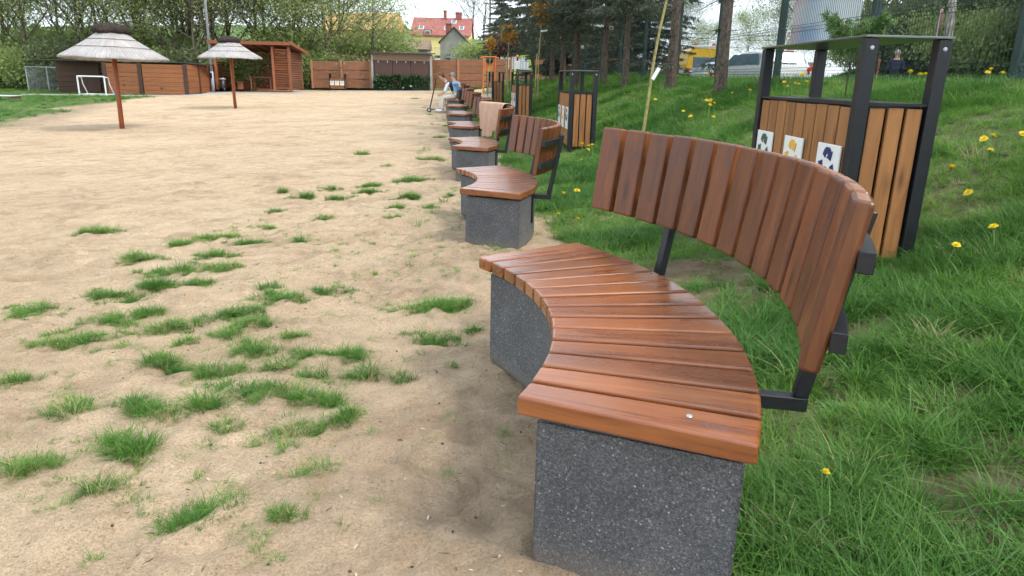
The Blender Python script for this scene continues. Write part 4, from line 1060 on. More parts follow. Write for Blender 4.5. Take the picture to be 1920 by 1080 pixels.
for x in (-3, 0, 3): window(oc, x, 0, 2.0, 1.0, 1.2, 'white')
sm_ = thing('stable_building', 'low grey outbuilding with brown roof below the yellow house', 'outbuilding', (-14.4, 100, 2.4))
MB().box((0, 2, .9), (4.6, 4, 2.6)).build('wall', M['plaster_g'], sm_)
MB().prism([(-.3, 2.15), (2, 3.5), (4.3, 2.15)], -2.5, 2.5, 'x').build('roof', M['osb'], sm_)
window(sm_, .9, 0, 1.3, 1.3, .7, 'concgrey')
cr = thing('cream_house', 'cream rendered house with flat dark roof behind the spruces', 'house', (6.3, 60, .8), R(-4))
MB().box((0, 3.5, 2.4), (6.6, 7, 5.2)).build('wall', M['plaster_c'], cr)
MB().box((0, 3.5, 5.1), (7.2, 7.6, .22)).build('roof', M['tarroof'], cr)
for x in (-2, 0.2, 2.2):
    for z in (1.5, 3.9): window(cr, x, 0, z, 1.0, 1.25, 'white')
cw = thing('small_cream_house', 'small cream house with pale window bands seen between the spruce trunks', 'house', (3.0, 66, .95))
MB().box((0, 2, 1.8), (3.4, 4, 3.8)).build('wall', M['plaster_c'], cw)
MB().prism([(-.3, 3.6), (2, 5.0), (4.3, 3.6)], -1.9, 1.9, 'x').build('roof', M['concgrey'], cw)
for z in (1.4, 2.9): window(cw, .3, 0, z, .9, .9, 'white')
gw_ = thing('grey_wall', 'pale grey corrugated wall behind the parked vehicles', 'wall', (14.2, 47, .6), R(-6))
m = MB(); V = []; F = []; n = 120
for k in range(n + 1): x = -3.6 + 8.6 * k / n; y = .025 * math.sin(k * 1.3); V += [(x, y, 0), (x, y, 1.9)]
for k in range(n): F.append((2*k, 2*k+2, 2*k+3, 2*k+1))
o = m.add(V, F).build('sheet', M['corr'], gw_); o.modifiers.new('t', 'SOLIDIFY').thickness = .01
for k in range(5): MB().box((-3.5 + 2.1 * k, .1, .95), (.09, .09, 1.95)).build('post', M['zinc'], gw_)

# road beyond the fence
def sheet(name, pts, mat, dz, lab):
    V = []; F = []
    for (xa, ya), (xb, yb) in pts: V += [(xa, ya, gh(xa, ya) + dz), (xb, yb, gh(xb, yb) + dz)]
    for k in range(len(pts) - 1): F.append((2*k, 2*k+1, 2*k+3, 2*k+2))
    return tag(MB().add(V, F).build(name, M[mat]), lab, kind='structure')
sheet('road', [((12.3 - .1 * y, y), (19.0 - .1 * y, y)) for y in np.arange(-6, 75, 1.5)], 'asphalt', .05, 'grey asphalt road beyond the mesh fence')

# ---------------------------------------------------------------- green mesh fence on the bank
mf = thing('mesh_fence', 'dark green welded mesh fence on tall posts along the top of the bank', 'fence', (5.17, 7.7, 0))
def fx(y): return 5.94 - .1 * y
FP = [(fx(y), y) for y in (-.8, 2.0, 4.85, 7.7, 10.4, 13.2, 16.1, 18.9, 22.0, 25, 28, 31, 34)]
FTOP = 2.98
for x, y in FP:
    MB().box((0, 0, 0), (.1, .1, FTOP - gh(x, y) + .35)).build('post', M['green_post'], mf, (x - 5.17, y - 7.7, (FTOP + gh(x, y) - .25) / 2), (0, 0, R(5.7)), bevel=.008)
for (x0, y0), (x1, y1) in zip(FP[:-1], FP[1:]):
    m = MB(); L = math.hypot(x1 - x0, y1 - y0); n = int(L / .055) if y0 < 14 else int(L / .075)
    tx, ty = (x1 - x0) / L, (y1 - y0) / L; nx_, ny_ = -ty, tx
    zb = max(gh(x0, y0), gh(x1, y1)) - .02; r_ = .0032
    fold = [(zb, 0), (zb + .18, 0), (zb + .23, .035), (zb + .28, 0), (zb + .86, 0), (zb + .91, .035), (zb + .96, 0), (FTOP - .22, 0), (FTOP - .17, .035), (FTOP - .12, 0), (FTOP, 0)]
    for k in range(n + 1):
        u = L * k / n
        m.tube([(x0 + tx * u + nx_ * o_ - 5.17, y0 + ty * u + ny_ * o_ - 7.7, z) for z, o_ in fold], r_, 3, False)
    for z, o_ in fold[1:]:
        m.tube([(x0 + nx_ * o_ - 5.17, y0 + ny_ * o_ - 7.7, z), (x1 + nx_ * o_ - 5.17, y1 + ny_ * o_ - 7.7, z)], r_ * 1.2, 3, False)
    m.build('mesh_panel', M['wire'], mf, fix=False)
bn = MB(); V = []; F = []; n = 20
for k in range(n + 1):
    for z in (0, .25, .5, .75, 1.0, 1.22):
        V.append((2.1 * k / n, .012 * math.sin(k * .9 + z * 4), z + .05 * k / n))
for k in range(n):
    for q in range(5): i = k * 6 + q; F.append((i, i + 6, i + 7, i + 1))
y0 = 13.0; ang = math.atan2(-2.1, -.21 * -1)
o = bn.add(V, F).build('banner', M['banner'], None, (fx(13.0) + .07, 13.0, 1.70), (0, 0, math.atan2(-1, .1)))
o.modifiers.new('t', 'SOLIDIFY').thickness = .004
tag(o, 'pale blue and pink printed banner hung behind the mesh fence', 'banner')
# ---------------------------------------------------------------- trees
def tubes_np(segs, n=6):
    """segs: list of (p0,p1,r0,r1) -> verts, quads"""
    P0 = np.array([s[0] for s in segs], float); P1 = np.array([s[1] for s in segs], float)
    r0 = np.array([s[2] for s in segs]); r1 = np.array([s[3] for s in segs])
    t = P1 - P0; t /= np.linalg.norm(t, axis=1, keepdims=True) + 1e-9
    a = np.where(np.abs(t[:, 2:3]) < .9, np.array([[0, 0, 1.]]), np.array([[1., 0, 0]]))
    u = np.cross(t, a); u /= np.linalg.norm(u, axis=1, keepdims=True); w = np.cross(t, u)
    an = 2 * np.pi * np.arange(n) / n
    ring = u[:, None] * np.cos(an)[None, :, None] + w[:, None] * np.sin(an)[None, :, None]
    A = P0[:, None] + ring * r0[:, None, None]; B = P1[:, None] + ring * r1[:, None, None]
    V = np.concatenate([A, B], 1).reshape(-1, 3); k = np.arange(n)
    q = np.stack([k, (k + 1) % n, n + (k + 1) % n, n + k], -1)
    F = (q[None] + (np.arange(len(segs)) * 2 * n)[:, None, None]).reshape(-1, 4)
    return V, F
def leaves_np(C, size, r, aspect=.6, droop=0.0):
    n = len(C); d = r.randn(n, 3); d[:, 2] -= droop; d /= np.linalg.norm(d, axis=1, keepdims=True)
    e = np.cross(d, r.randn(n, 3)); e /= np.linalg.norm(e, axis=1, keepdims=True) + 1e-9
    s = size * (.55 + .9 * r.rand(n))[:, None]
    V = np.stack([C - d * s * .5, C + e * s * aspect * .5, C + d * s * .5, C - e * s * aspect * .5], 1).reshape(-1, 3)
    return V, np.arange(4 * n).reshape(-1, 4)
def grow(r, H, trunk_r, spread, levels=4, first=.28, nbr=(9, 5, 4), up=.35, crook=.12, leader=True):
    segs = []; tips = []
    def branch(p, d, L, rad, lev):
        ns = 7 if lev == 0 else (5 if lev == 1 else 3); pts = [p]; dd = d.copy(); cur = p.copy()
        for k in range(ns):
            dd = dd + r.randn(3) * crook * (1 if lev else .35); dd[2] += up * .12 * (lev > 0); dd /= np.linalg.norm(dd)
            nxt = cur + dd * L / ns; t0, t1 = k / ns, (k + 1) / ns
            f = (lambda t: rad * (1 - .78 * t)) if lev == 0 else (lambda t: rad * (1 - .7 * t))
            segs.append((cur.copy(), nxt.copy(), f(t0), f(t1))); cur = nxt; pts.append(cur.copy())
            if lev >= levels - 2: tips.append((cur.copy(), lev))
        if lev >= levels - 1: return
        nb = nbr[min(lev, len(nbr) - 1)]
        for b in range(nb):
            t = (first + (1 - first) * (b + r.rand() * .8) / nb) if lev == 0 else (.25 + .75 * (b + r.rand()) / nb)
            t = min(t, .98); i = min(int(t * ns), ns - 1); q = pts[i] + (pts[i + 1] - pts[i]) * (t * ns - i)
            az = r.rand() * 2 * np.pi if lev else b * 2.4 + r.rand()
            side = np.array([math.cos(az), math.sin(az), 0]); ax = dd if lev else np.array([0, 0, 1.])
            side = side - ax * side.dot(ax); side /= np.linalg.norm(side) + 1e-9
            nd = side * spread + ax * (.55 + .3 * r.rand()) + np.array([0, 0, up * .5]); nd /= np.linalg.norm(nd)
            ll = L * ((.62 - .38 * t) if lev == 0 else (.55 + .15 * r.rand())) * (.8 + .4 * r.rand())
            branch(q, nd, ll, max(.012, rad * (1 - .75 * t) * .55), lev + 1)
    branch(np.zeros(3), np.array([0, 0, 1.]), H, trunk_r, 0)
    return segs, tips
def deciduous(seed, H, tr, spread, nleaf, lsize, mat, sig=.45, first=.28, nbr=(9, 5, 4), bark='bark', levels=4, up=.35):
    r = np.random.RandomState(seed); segs, tips = grow(r, H, tr, spread, levels, first, nbr, up)
    V, F = tubes_np(segs, 6); tm = npmesh('trunk', V, F, M[bark], True)
    T = np.array([t[0] for t in tips]); k = r.randint(0, len(T), nleaf)
    C = T[k] + r.randn(nleaf, 3) * sig * np.array([1, 1, .7])
    C = C[C[:, 2] > H * .05]
    V, F = leaves_np(C, lsize, r, .65)
    return tm, npmesh('crown', V, F, M[mat])
def spruce(seed, H, tr, low, Lmax, dens=1.0, mat='needle', droop=.35, nsz=1.0):
    r = np.random.RandomState(seed); segs = []; D0 = []; D1 = []; W = []
    for k in range(10): segs.append((np.array([0, 0, H * k / 10 - (.15 if k == 0 else 0)]), np.array([0, 0, H * (k + 1) / 10]), tr * (1 - .95 * k / 10) * (1.25 if k == 0 else 1), tr * (1 - .95 * (k + 1) / 10)))
    z = .6
    while z < H - .3:
        nb = 5 if z > low else 2
        for b in range(nb):
            az = r.rand() * 6.283; dead = z < low
            L = (Lmax * (1 - (z - low) / (H - low)) ** .8 + .25) * (.75 + .4 * r.rand()) if not dead else .25 + .7 * r.rand()
            n = 7; p = np.array([0, 0, z + r.rand() * .2]); e = .12 if not dead else -.05 + .3 * r.rand()
            for k in range(n):
                t = k / n; el = e - droop * t * 1.4 + .38 * max(0, t - .6) * 2
                d = np.array([math.cos(az) * math.cos(el), math.sin(az) * math.cos(el), math.sin(el)]); q = p + d * L / n
                rr = max(.004, tr * .16 * (1 - t)) if not dead else .009 * (1 - t) + .003
                segs.append((p.copy(), q.copy(), rr, rr * .85))
                if not dead or r.rand() < .12:
                    m = max(3, int(L * 9 * dens / n * 3.2)) if not dead else 2
                    sd = np.array([-math.sin(az), math.cos(az), 0])
                    for j in range(m):
                        u = r.rand(); o = p + (q - p) * u; s = 1 if r.rand() < .5 else -1
                        tl = (.12 + .42 * (1 - t) * min(1, L / 2)) * (.6 + .7 * r.rand()) if not dead else .12
                        td = sd * s * (.75 + .3 * r.rand()) + d * .75 + np.array([0, 0, -.30 - .5 * r.rand()]); td /= np.linalg.norm(td)
                        D0.append(o); D1.append(o + td * tl); W.append(1)
                p = q
        z += .30 / dens if z > low else .5
    V, F = tubes_np(segs, 6); tm = npmesh('trunk', V, F, M['bark_spruce'], True)
    D0 = np.array(D0); D1 = np.array(D1)
    # every twig carries needle sprays: narrow blades set along it
    C = []; E = []
    for k in range(7):
        t = (k + r.rand(len(D0), 1)) / 7; o = D0 + (D1 - D0) * t; ax = (D1 - D0) / (np.linalg.norm(D1 - D0, axis=1, keepdims=True) + 1e-9)
        sd = np.cross(ax, r.randn(len(D0), 3)); sd /= np.linalg.norm(sd, axis=1, keepdims=True) + 1e-9
        C.append(o); E.append((ax * .8 + sd * .6) * (.09 + .08 * r.rand(len(D0), 1)) * nsz)
    C = np.concatenate(C); E = np.concatenate(E); wv = np.cross(E, r.randn(len(E), 3)); wv /= np.linalg.norm(wv, axis=1, keepdims=True) + 1e-9; wv *= .017 * nsz
    V = np.stack([C - wv, C + wv, C + E], 1).reshape(-1, 3)
    return tm, npmesh('crown', V, np.arange(len(V)).reshape(-1, 3), M[mat])
def tree(meshes, name, label, cat, x, y, rz, s=1.0, group=None, sz=None, dz=0):
    t = thing(name, label, cat, (x, y, gh(x, y) - .05 + dz), rz, group); t.scale = (s, s, sz or s)
    place('trunk', meshes[0], t); place('crown', meshes[1], t); return t
DEC = [deciduous(3, 15, .17, 1.0, 22000, .15, 'leaf_spring', .85, .16, (17, 6, 4)), deciduous(8, 13, .15, .9, 26000, .145, 'leaf_spring', .9, .06, (17, 6, 4)),
       deciduous(21, 14, .16, 1.1, 21000, .145, 'leaf_pale', .85, .16, (16, 6, 4)), deciduous(34, 16, .18, .8, 26000, .15, 'leaf_dark', .9, .07, (17, 6, 4))]
r_ = random.Random(9)
ORD = ['leftmost', 'second from the left', 'third from the left', 'fourth from the left', 'fifth from the left', 'sixth from the left', 'seventh from the left', 'eighth from the left', 'ninth from the left', 'tenth from the left', 'eleventh from the left', 'twelfth from the left', 'thirteenth from the left', 'fourteenth from the left', 'fifteenth from the left', 'sixteenth from the left']
def wood_row(spots, label, group):
    for k, (x, y, v, s) in enumerate(sorted(spots, key=lambda q: q[0] / q[1])):
        tree(DEC[v], 'broadleaf_tree', label + ', ' + ORD[k], 'tree', x, y, r_.uniform(0, 6.28), s, group, s * r_.uniform(.9, 1.1))
# wood behind the shed: front edge, then deeper ranks
wood_row([(-36 + 3.0 * k + r_.uniform(-1, 1), 51 + r_.uniform(-2, 2.5), (k * 7 + 1) % 4, r_.uniform(.7, .9)) for k in range(6)],
         'spring-green tree on the wood edge behind the brown shed', 'trees at the edge of the wood behind the shed')
wood_row([(-20.0, 57.0, 0, .85), (-17.0, 56.5, 1, .85), (-22.8, 55.5, 3, .85), (-25.5, 57, 0, .9)],
         'spring-green tree right behind the timber pavilion', 'trees right behind the pavilion')
wood_row([(-48 + 3.6 * k + r_.uniform(-1.2, 1.2), 61 + r_.uniform(-3, 3), (k * 3) % 4, r_.uniform(.85, 1.15)) for k in range(10)],
         'tree in the second rank of the wood', 'second rank of the wood')
wood_row([(-60 + 4.3 * k + r_.uniform(-1.5, 1.5), 74 + r_.uniform(-4, 4), (k * 5 + 2) % 4, r_.uniform(1.0, 1.35)) for k in range(11)],
         'tree in the deepest rank of the wood', 'deep rank of the wood')
LACE = deciduous(55, 9.5, .17, 1.5, 9000, .14, 'leaf_spring', .42, .22, (13, 6, 4), up=.1)
LACE2 = deciduous(61, 10, .15, 1.5, 8000, .14, 'leaf_spring', .42, .20, (13, 6, 4), up=.1)
tree(LACE, 'broadleaf_tree', 'thinly leaved tree with spreading limbs left of the kiosk, behind the fence', 'tree', -14.0, 55.5, .4, 1.0)
tree(LACE2, 'broadleaf_tree', 'thinly leaved tree with straight dark trunk just behind the kiosk', 'tree', -10.85, 56.2, 1.9, .52, sz=.95)
BARE_T = deciduous(71, 9, .14, .9, 500, .12, 'leaf_dark', .4, .25, (11, 6, 5), up=.5)
tree(BARE_T, 'bare_tree', 'bare thin tree right of the grey gable house', 'tree', -4.4, 92, .5, 1.0, sz=.95)
tree(BARE_T, 'bare_tree', 'bare tree top showing behind the red roof', 'tree', -9.4, 150, 2.5, 1.5)
POLE_T = thing('utility_pole', 'thin wooden utility pole beside the bare tree', 'utility pole', (-3.6, 96, gh(-3.6, 96)))
MB().tube([(0, 0, 0), (0, 0, 8.2)], [.13, .1], 8).build('shaft', M['twig'], POLE_T, smooth=True); MB().box((0, 0, 7.7), (1.6, .1, .12)).build('crossarm', M['twig'], POLE_T)
# spruces on the bank
SP = [spruce(1, 9, .115, 3.6, 1.6, .8), spruce(2, 10, .13, 1.6, 2.5, 1.0), spruce(5, 9.5, .15, .4, 2.6, 1.15), spruce(6, 2.2, .03, .15, .8, 2.4), spruce(4, 9, .115, 2.0, 1.9, .85)]
for v, x, y, s, lab in ((0, 3.53, 12.8, .95, 'spruce with a bare scaly trunk nearest the recycling bin on the bank'),
                        (0, 3.32, 15.95, .98, 'spruce with straight bare trunk between two green fence posts'),
                        (4, 2.86, 19.6, .9, 'spruce trunk standing just right of the leaning sapling stake'),
                        (4, 2.62, 22.4, 1.0, 'spruce with flaring foot behind the second recycling bin'),
                        (1, 1.95, 24.6, .9, 'spruce behind the posts of the second recycling bin, low boughs'),
                        (1, 1.75, 28.5, 1.0, 'spruce right of the orange-leaved sapling, drooping dark boughs'),
                        (1, 1.55, 33, 1.0, 'spruce beside the green swing frame, dark boughs overhead'),
                        (2, 2.6, 40, .95, 'broad dark spruce clothed to the ground beyond the swing frame'),
                        (2, 5.0, 36, .95, 'dark spruce clothed to the ground in front of the cream house'),
                        (2, 5.9, 34, .85, 'dark spruce with layered boughs left of the yellow truck'),
                        (2, -1.7, 75, 1.0, 'slender distant spruce rising beyond the terracotta fence'),
                        (1, .9, 44, 1.15, 'tall dark spruce at the left end of the spruce group')):
    tree(SP[v], 'spruce_tree', lab, 'tree', x, y, x * 7 + y, s, 'spruces on the bank')
tree(SP[3], 'young_spruce', 'small young spruce growing at the foot of the spruce group', 'tree', 1.75, 36.5, .6, .75)
tree(spruce(9, 1.1, .016, .42, .27, 4.2, 'pine_needle', -.45, .55), 'young_pine', 'small bright green young pine in front of the mesh fence', 'tree', 4.02, 9.0, .4, .8, sz=1.05)
# shrubs and thickets
def shrub(seed, rx, ry, h, n, size, mat, stems=14):
    r = np.random.RandomState(seed); segs = []; tips = []
    for k in range(stems):
        az = r.rand() * 6.283; q = math.sqrt(r.rand()); p = np.array([rx * .35 * q * math.cos(az), ry * .35 * q * math.sin(az), -.05]); d = np.array([math.cos(az) * .45 * rx / h, math.sin(az) * .45 * ry / h, 1.0]) 
        for j in range(5):
            d2 = d + r.randn(3) * .25; nx = p + d2 / np.linalg.norm(d2) * h / 5 * (.8 + .3 * r.rand()); segs.append((p, nx, .025 * (1 - j / 6), .025 * (1 - (j + 1) / 6))); p = nx
            if j > 0: tips.append(p)
    V, F = tubes_np(segs, 5); tm = npmesh('stems', V, F, M['bark'], True); T = np.array(tips)
    C = T[r.randint(0, len(T), n)] + r.randn(n, 3) * np.array([rx * .22, ry * .22, h * .11]); C = C[C[:, 2] > .02]
    V, F = leaves_np(C, size, r, .65); return tm, npmesh('foliage', V, F, M[mat])
SH = {'green': shrub(1, 2.2, 2.0, 2.4, 5200, .16, 'leaf_spring'), 'pale': shrub(2, 2.4, 2.0, 2.6, 4800, .16, 'leaf_pale'), 'dark': shrub(3, 2.4, 2.2, 3.4, 5200, .18, 'leaf_dark', 26), 'red': shrub(4, 1.6, 1.4, 2.6, 3600, .14, 'leaf_red'),
      'dry': shrub(6, 2.6, 1.6, 2.3, 3800, .2, 'leaf_dry', 30)}
def put_shrub(k, x, y, s, lab, group=None, sz=None):
    t = thing('shrub', lab, 'shrub', (x, y, gh(x, y)), x * 3 + y, group); t.scale = (s, s, sz or s)
    place('stems', SH[k][0], t); place('foliage', SH[k][1], t)
for k in range(9): put_shrub(('green', 'dark', 'green')[k % 3], -40 + 2.6 * k + r_.uniform(-.6, .6), 48.3 + r_.uniform(-.5, 1.5), r_.uniform(.8, 1.15), 'undergrowth bush below the wood behind the shed, ' + ORD[k], 'undergrowth bushes behind the shed')
for k in range(4): put_shrub(('green', 'pale')[k % 2], -18.6 + 1.9 * k, 54.6 + .3 * k, r_.uniform(.9, 1.1), 'leafy bush behind the pavilion and terracotta fence, ' + ORD[k], 'bushes behind the pavilion')
for k, (x, y, s) in enumerate(((-12.6, 55.2, 1.0), (-11.4, 56.4, 1.1), (-10.2, 58.0, 1.1))): put_shrub('dry', x, y, s, 'dry straw-coloured thicket behind the low fence by the kiosk, ' + ORD[k], 'dry thicket by the kiosk')
put_shrub('pale', -12.0, 60, 1.3, 'pale green bush above the dry thicket'); put_shrub('pale', -11.6, 64, 1.0, 'pale green bush showing above the kiosk roof')
put_shrub('green', -4.6, 86, 1.3, 'green bush right of the grey gable house'); put_shrub('green', -2.9, 84, 1.3, 'green bush under the bare thin tree')
put_shrub('red', -.9, 70, 1.55, 'dull red-leaved shrub beyond the terracotta fence'); put_shrub('pale', 1.4, 74, 1.8, 'yellow-green shrub beside the dull red-leaved one')
put_shrub('dark', -4.2, 62, .7, 'low dark hedge bush behind the terracotta fence')
# undergrowth filling the wood
for k in range(14): put_shrub(('green', 'pale', 'pale')[k % 3], -52 + 3.1 * k + r_.uniform(-.8, .8), 57 + r_.uniform(-1.5, 2.5), r_.uniform(1.3, 1.8), 'tall bush between the trunks inside the wood, ' + ORD[k], 'tall bushes inside the wood')
# woodland beyond the road on the right
wr = [(24 + r_.uniform(-2, 2), 21, 2, .8), (28, 26, 3, .85), (22.5, 30, 3, .8), (26, 34, 2, .9), (21, 40, 3, .85), (30, 18, 3, .8), (33, 24, 0, .85), (19.5, 48, 2, .9), (24, 52, 3, 1.0), (31, 40, 3, 1.0), (36, 32, 3, 1.0), (25, 14, 3, .75), (30, 10, 2, .8), (38, 16, 3, .9)]
wood_row(wr, 'half-leafed tree in the thicket beyond the road', 'trees beyond the road at right')
for k in range(16):
    y = 9 + 2.4 * k; put_shrub(('dark', 'dark', 'pale', 'green')[k % 4], 23.0 + r_.uniform(-1, 1.2) - .06 * y + (1.5 if y < 22 else 0), y, r_.uniform(.9, 1.25), 'dense bush along the far side of the road, ' + ORD[15 - k], 'bushes beyond the road')
for k in range(7): tree(DEC[(2, 0, 3)[k % 3]], 'broadleaf_tree', 'tree on the distant slope above the yellow truck, ' + ORD[k], 'tree', 10 + 4.5 * k, 92 + r_.uniform(-4, 4), k * 1.3, .42 + .05 * (k % 3), 'trees on the distant slope')
tree(deciduous(91, 8, .12, .8, 2500, .16, 'leaf_pale', .5, .3, (9, 5, 4), bark='bark_pale'), 'pale_barked_tree', 'tree with pale straight trunk behind the mesh fence at upper right', 'tree', 10.4, 18.2, .2, 1.0)
for k in range(16):
    y = 7 + 2.9 * k; put_shrub(('dark', 'green', 'dark', 'pale')[k % 4], 29.0 + r_.uniform(-1.5, 1.5) - .06 * y, y, r_.uniform(1.3, 1.8), 'tall bush on the wooded slope beyond the road, ' + ORD[15 - k], 'tall bushes on the slope at right')
# hedge of ivy before the kiosk
r = np.random.RandomState(3); n = 7000
C = np.stack([-10.15 + 3.95 * r.rand(n), 51.95 + .5 * r.rand(n), .12 + .98 * r.rand(n) ** .8], -1); C[:, 2] += .06 * np.sin(C[:, 0] * 5) * (C[:, 2] > .7); C[:, 1] -= .08 * np.sin(C[:, 0] * 3.1)
hd_ = thing('ivy_hedge', 'dark glossy ivy hedge in front of the shuttered kiosk', 'hedge', (-8.2, 52.2, .15))
V, F = leaves_np(C - np.array([-8.2, 52.2, .15]), .12, r, .8); place('foliage', npmesh('foliage', V, F, M['ivy']), hd_)
MB().box((0, .05, .4), (3.8, .25, .85)).build('lattice', M['shedpost'], hd_)
V, F = leaves_np((C - np.array([-8.2, 52.2, .15]))[::260], .12, r, .8); place('blossom', npmesh('blossom', V, F, M['white']), hd_)
# saplings tied to stakes
def sapling(x, y, top, cr, lab, tagz=None, lean=(0, 0), seed=0, leaves=700, stake=True):
    z0 = gh(x, y); t = thing('young_tree', lab, 'young tree', (x, y, z0), 0, 'young staked trees behind the benches'); h = top - z0
    r = np.random.RandomState(seed)
    def P(f): return np.array([lean[0] * f + .015 * math.sin(f * 9), lean[1] * f, h * f])
    MB().tube([P(k / 10) - (np.array([0, 0, .1]) if k == 0 else 0) for k in range(11)], [(.03 if stake else .021) - (.0014 if stake else .0009) * k for k in range(11)], 8).build('stem', M['barkdead'], t, smooth=True)
    segs = []; tips = []
    for k in range(26):
        p = P(1) + np.array([0, 0, -.5 * r.rand() + .1]); d = r.randn(3) * np.array([.8, .8, .5]) + np.array([0, 0, .5]); d /= np.linalg.norm(d); q = p + d * cr * (.4 + .6 * r.rand()); segs.append((p, q, .009, .004)); tips += [q, (p + q) / 2]
    V, F = tubes_np(segs, 5); place('twigs', npmesh('twigs', V, F, M['twig']), t)
    T = np.array(tips); C = T[r.randint(0, len(T), leaves)] + r.randn(leaves, 3) * cr * .16
    V, F = leaves_np(C, .085, r, .6); place('crown', npmesh('crown', V, F, M['leaf_orange']), t)
    if stake: MB().tube([(-.07, 0, -.1), (-.07 + lean[0] * .4, lean[1] * .4, h * .55)], .022, 8).build('stake', M['barkdead'], t, smooth=True)
    if tagz:
        f = tagz / h; q = P(f); MB().box((q[0] + .09, q[1] - .03, q[2]), (.22, .006, .05), Matrix.Rotation(R(-8), 3, 'Y')).build('tag_strip', M['tagwhite'], t)
    return t
sapling(.66, 24.0, 3.15, .42, 'staked sapling with a large orange-leaved head and white tag', 2.25, (.08, 0), 1, 900)
sapling(-.40, 31.8, 3.05, .42, 'staked sapling with orange leaves before the dull red shrub', None, (.0, 0), 2, 800)
sapling(-1.45, 38.5, 2.85, .4, 'farthest staked sapling, small orange head above the orange play frame', None, (.05, 0), 3, 700)
sp = sapling(1.50, 8.9, 2.75, .3, 'leaning staked sapling with dangling white tag between the two nearest bins', None, (.30, 0), 4, 400, False)
MB().box((.16, -.035, 1.16), (.045, .006, .15), Matrix.Rotation(R(28), 3, 'Y')).build('tag_strip', M['tagwhite'], sp)
# ---------------------------------------------------------------- play and exercise equipment
pf_ = thing('climbing_frame', 'orange arched climbing frame in the play area before the far fence', 'play equipment', (-1.5, 40, gh(-1.5, 40)))
for sx in (-1, 1): MB().tube([(sx * .32, 0, 0), (sx * .32, 0, 2.1)], .045, 8).build('post', M['orange'], pf_)
MB().tube([(-.5, 0, 2.06), (-.3, 0, 2.13), (.3, 0, 2.13), (.5, 0, 2.06)], .045, 8).build('canopy', M['orange'], pf_); pf_.scale = (1, 1, .92)
MB().box((0, 0, 1.55), (.4, .05, .45)).build('panel', M['orange'], pf_, bevel=.02)
for z in (.4, .75, 1.1): MB().tube([(-.3, 0, z), (.3, 0, z)], .025, 6).build('rung', M['black'], pf_)
MB().lathe([(0, .2), (.16, .15), (.2, 0), (.16, -.15), (0, -.2)], 14).build('bell_dome', M['black'], pf_, (0, 0, 1.95))
sw = thing('swing_frame', 'lime green A-frame swing with hanging seat before the far fence', 'swing', (.35, 42, gh(.35, 42)))
for sx in (-1, 1):
    for sy in (-1, 1): MB().bar((sx * .62, sy * .9, 0), (sx * .30, 0, 1.65), .1, .06).build('leg', M['lime'], sw)
MB().bar((-.42, 0, 1.65), (.42, 0, 1.65), .1, .1).build('crossbeam', M['lime'], sw)
for sx in (-1, 1): MB().tube([(sx * .15, 0, 1.6), (sx * .15, -.1, .45)], .012, 5).build('chain', M['zinc'], sw)
MB().box((0, -.1, .44), (.4, .2, .04)).build('seat', M['black'], sw)
gm_ = thing('exercise_machine', 'exercise post with orange and white panel beside the swing', 'exercise machine', (.0, 37.5, gh(0, 37.5)))
MB().tube([(0, 0, 0), (0, 0, 1.5)], .05, 8).build('post', M['black'], gm_); MB().box((0, -.06, 1.2), (.3, .04, .4)).build('panel', M['white'], gm_, bevel=.02); MB().lathe([(0, .1), (.07, .06), (.09, 0), (.06, -.07), (0, -.1)], 12).build('grip_wheel', M['orange'], gm_, (0, 0, 1.6))
for sx in (-1, 1): MB().tube([(0, 0, .5), (sx * .4, -.1, .35), (sx * .4, -.1, .1)], .03, 6).build('foot_rest', M['black'], gm_)
pl = thing('edging_beam', 'white edging beam lying on the grass behind the third recycling bin', 'beam', (.7, 30, gh(.7, 30)), R(35))
MB().box((0, 0, .09), (1.9, .14, .1)).build('beam', M['white'], pl, bevel=.01)
for x in (-.7, .7): MB().box((x, 0, .02), (.12, .16, .1)).build('foot', M['concgrey'], pl)

# ---------------------------------------------------------------- vehicles
def loft(sections, mats=None):
    """sections: list of (y, [(x,z)...]) half-profiles mirrored in x"""
    V = []; F = []; n = None
    for y, hp in sections:
        ring = [(x, y, z) for x, z in hp] + [(-x, y, z) for x, z in reversed(hp)]; n = len(ring); V += ring
    for i in range(len(sections) - 1):
        for k in range(n): F.append((i*n+k, i*n+(k+1)%n, (i+1)*n+(k+1)%n, (i+1)*n+k))
    F.append(tuple(range(n))[::-1]); F.append(tuple((len(sections)-1)*n+k for k in range(n)))
    return V, F
def wheel(parent, x, y, r_=.3, w=.19):
    o = MB().lathe([(r_ * .62, -w / 2), (r_ * .95, -w / 2), (r_, -w * .3), (r_, w * .3), (r_ * .95, w / 2), (r_ * .62, w / 2)], 22).build('wheel', M['rubber'], parent, (x, y, r_), (0, R(90), 0), smooth=True)
    MB().lathe([(0, -w * .35), (r_ * .2, -w * .4), (r_ * .62, -w * .3), (r_ * .64, -w / 2)], 22).build('rim', M['zinc'], o)
    MB().lathe([(r_ * .64, w / 2), (r_ * .62, w * .3), (r_ * .2, w * .4), (0, w * .35)], 22).build('rim', M['zinc'], o)
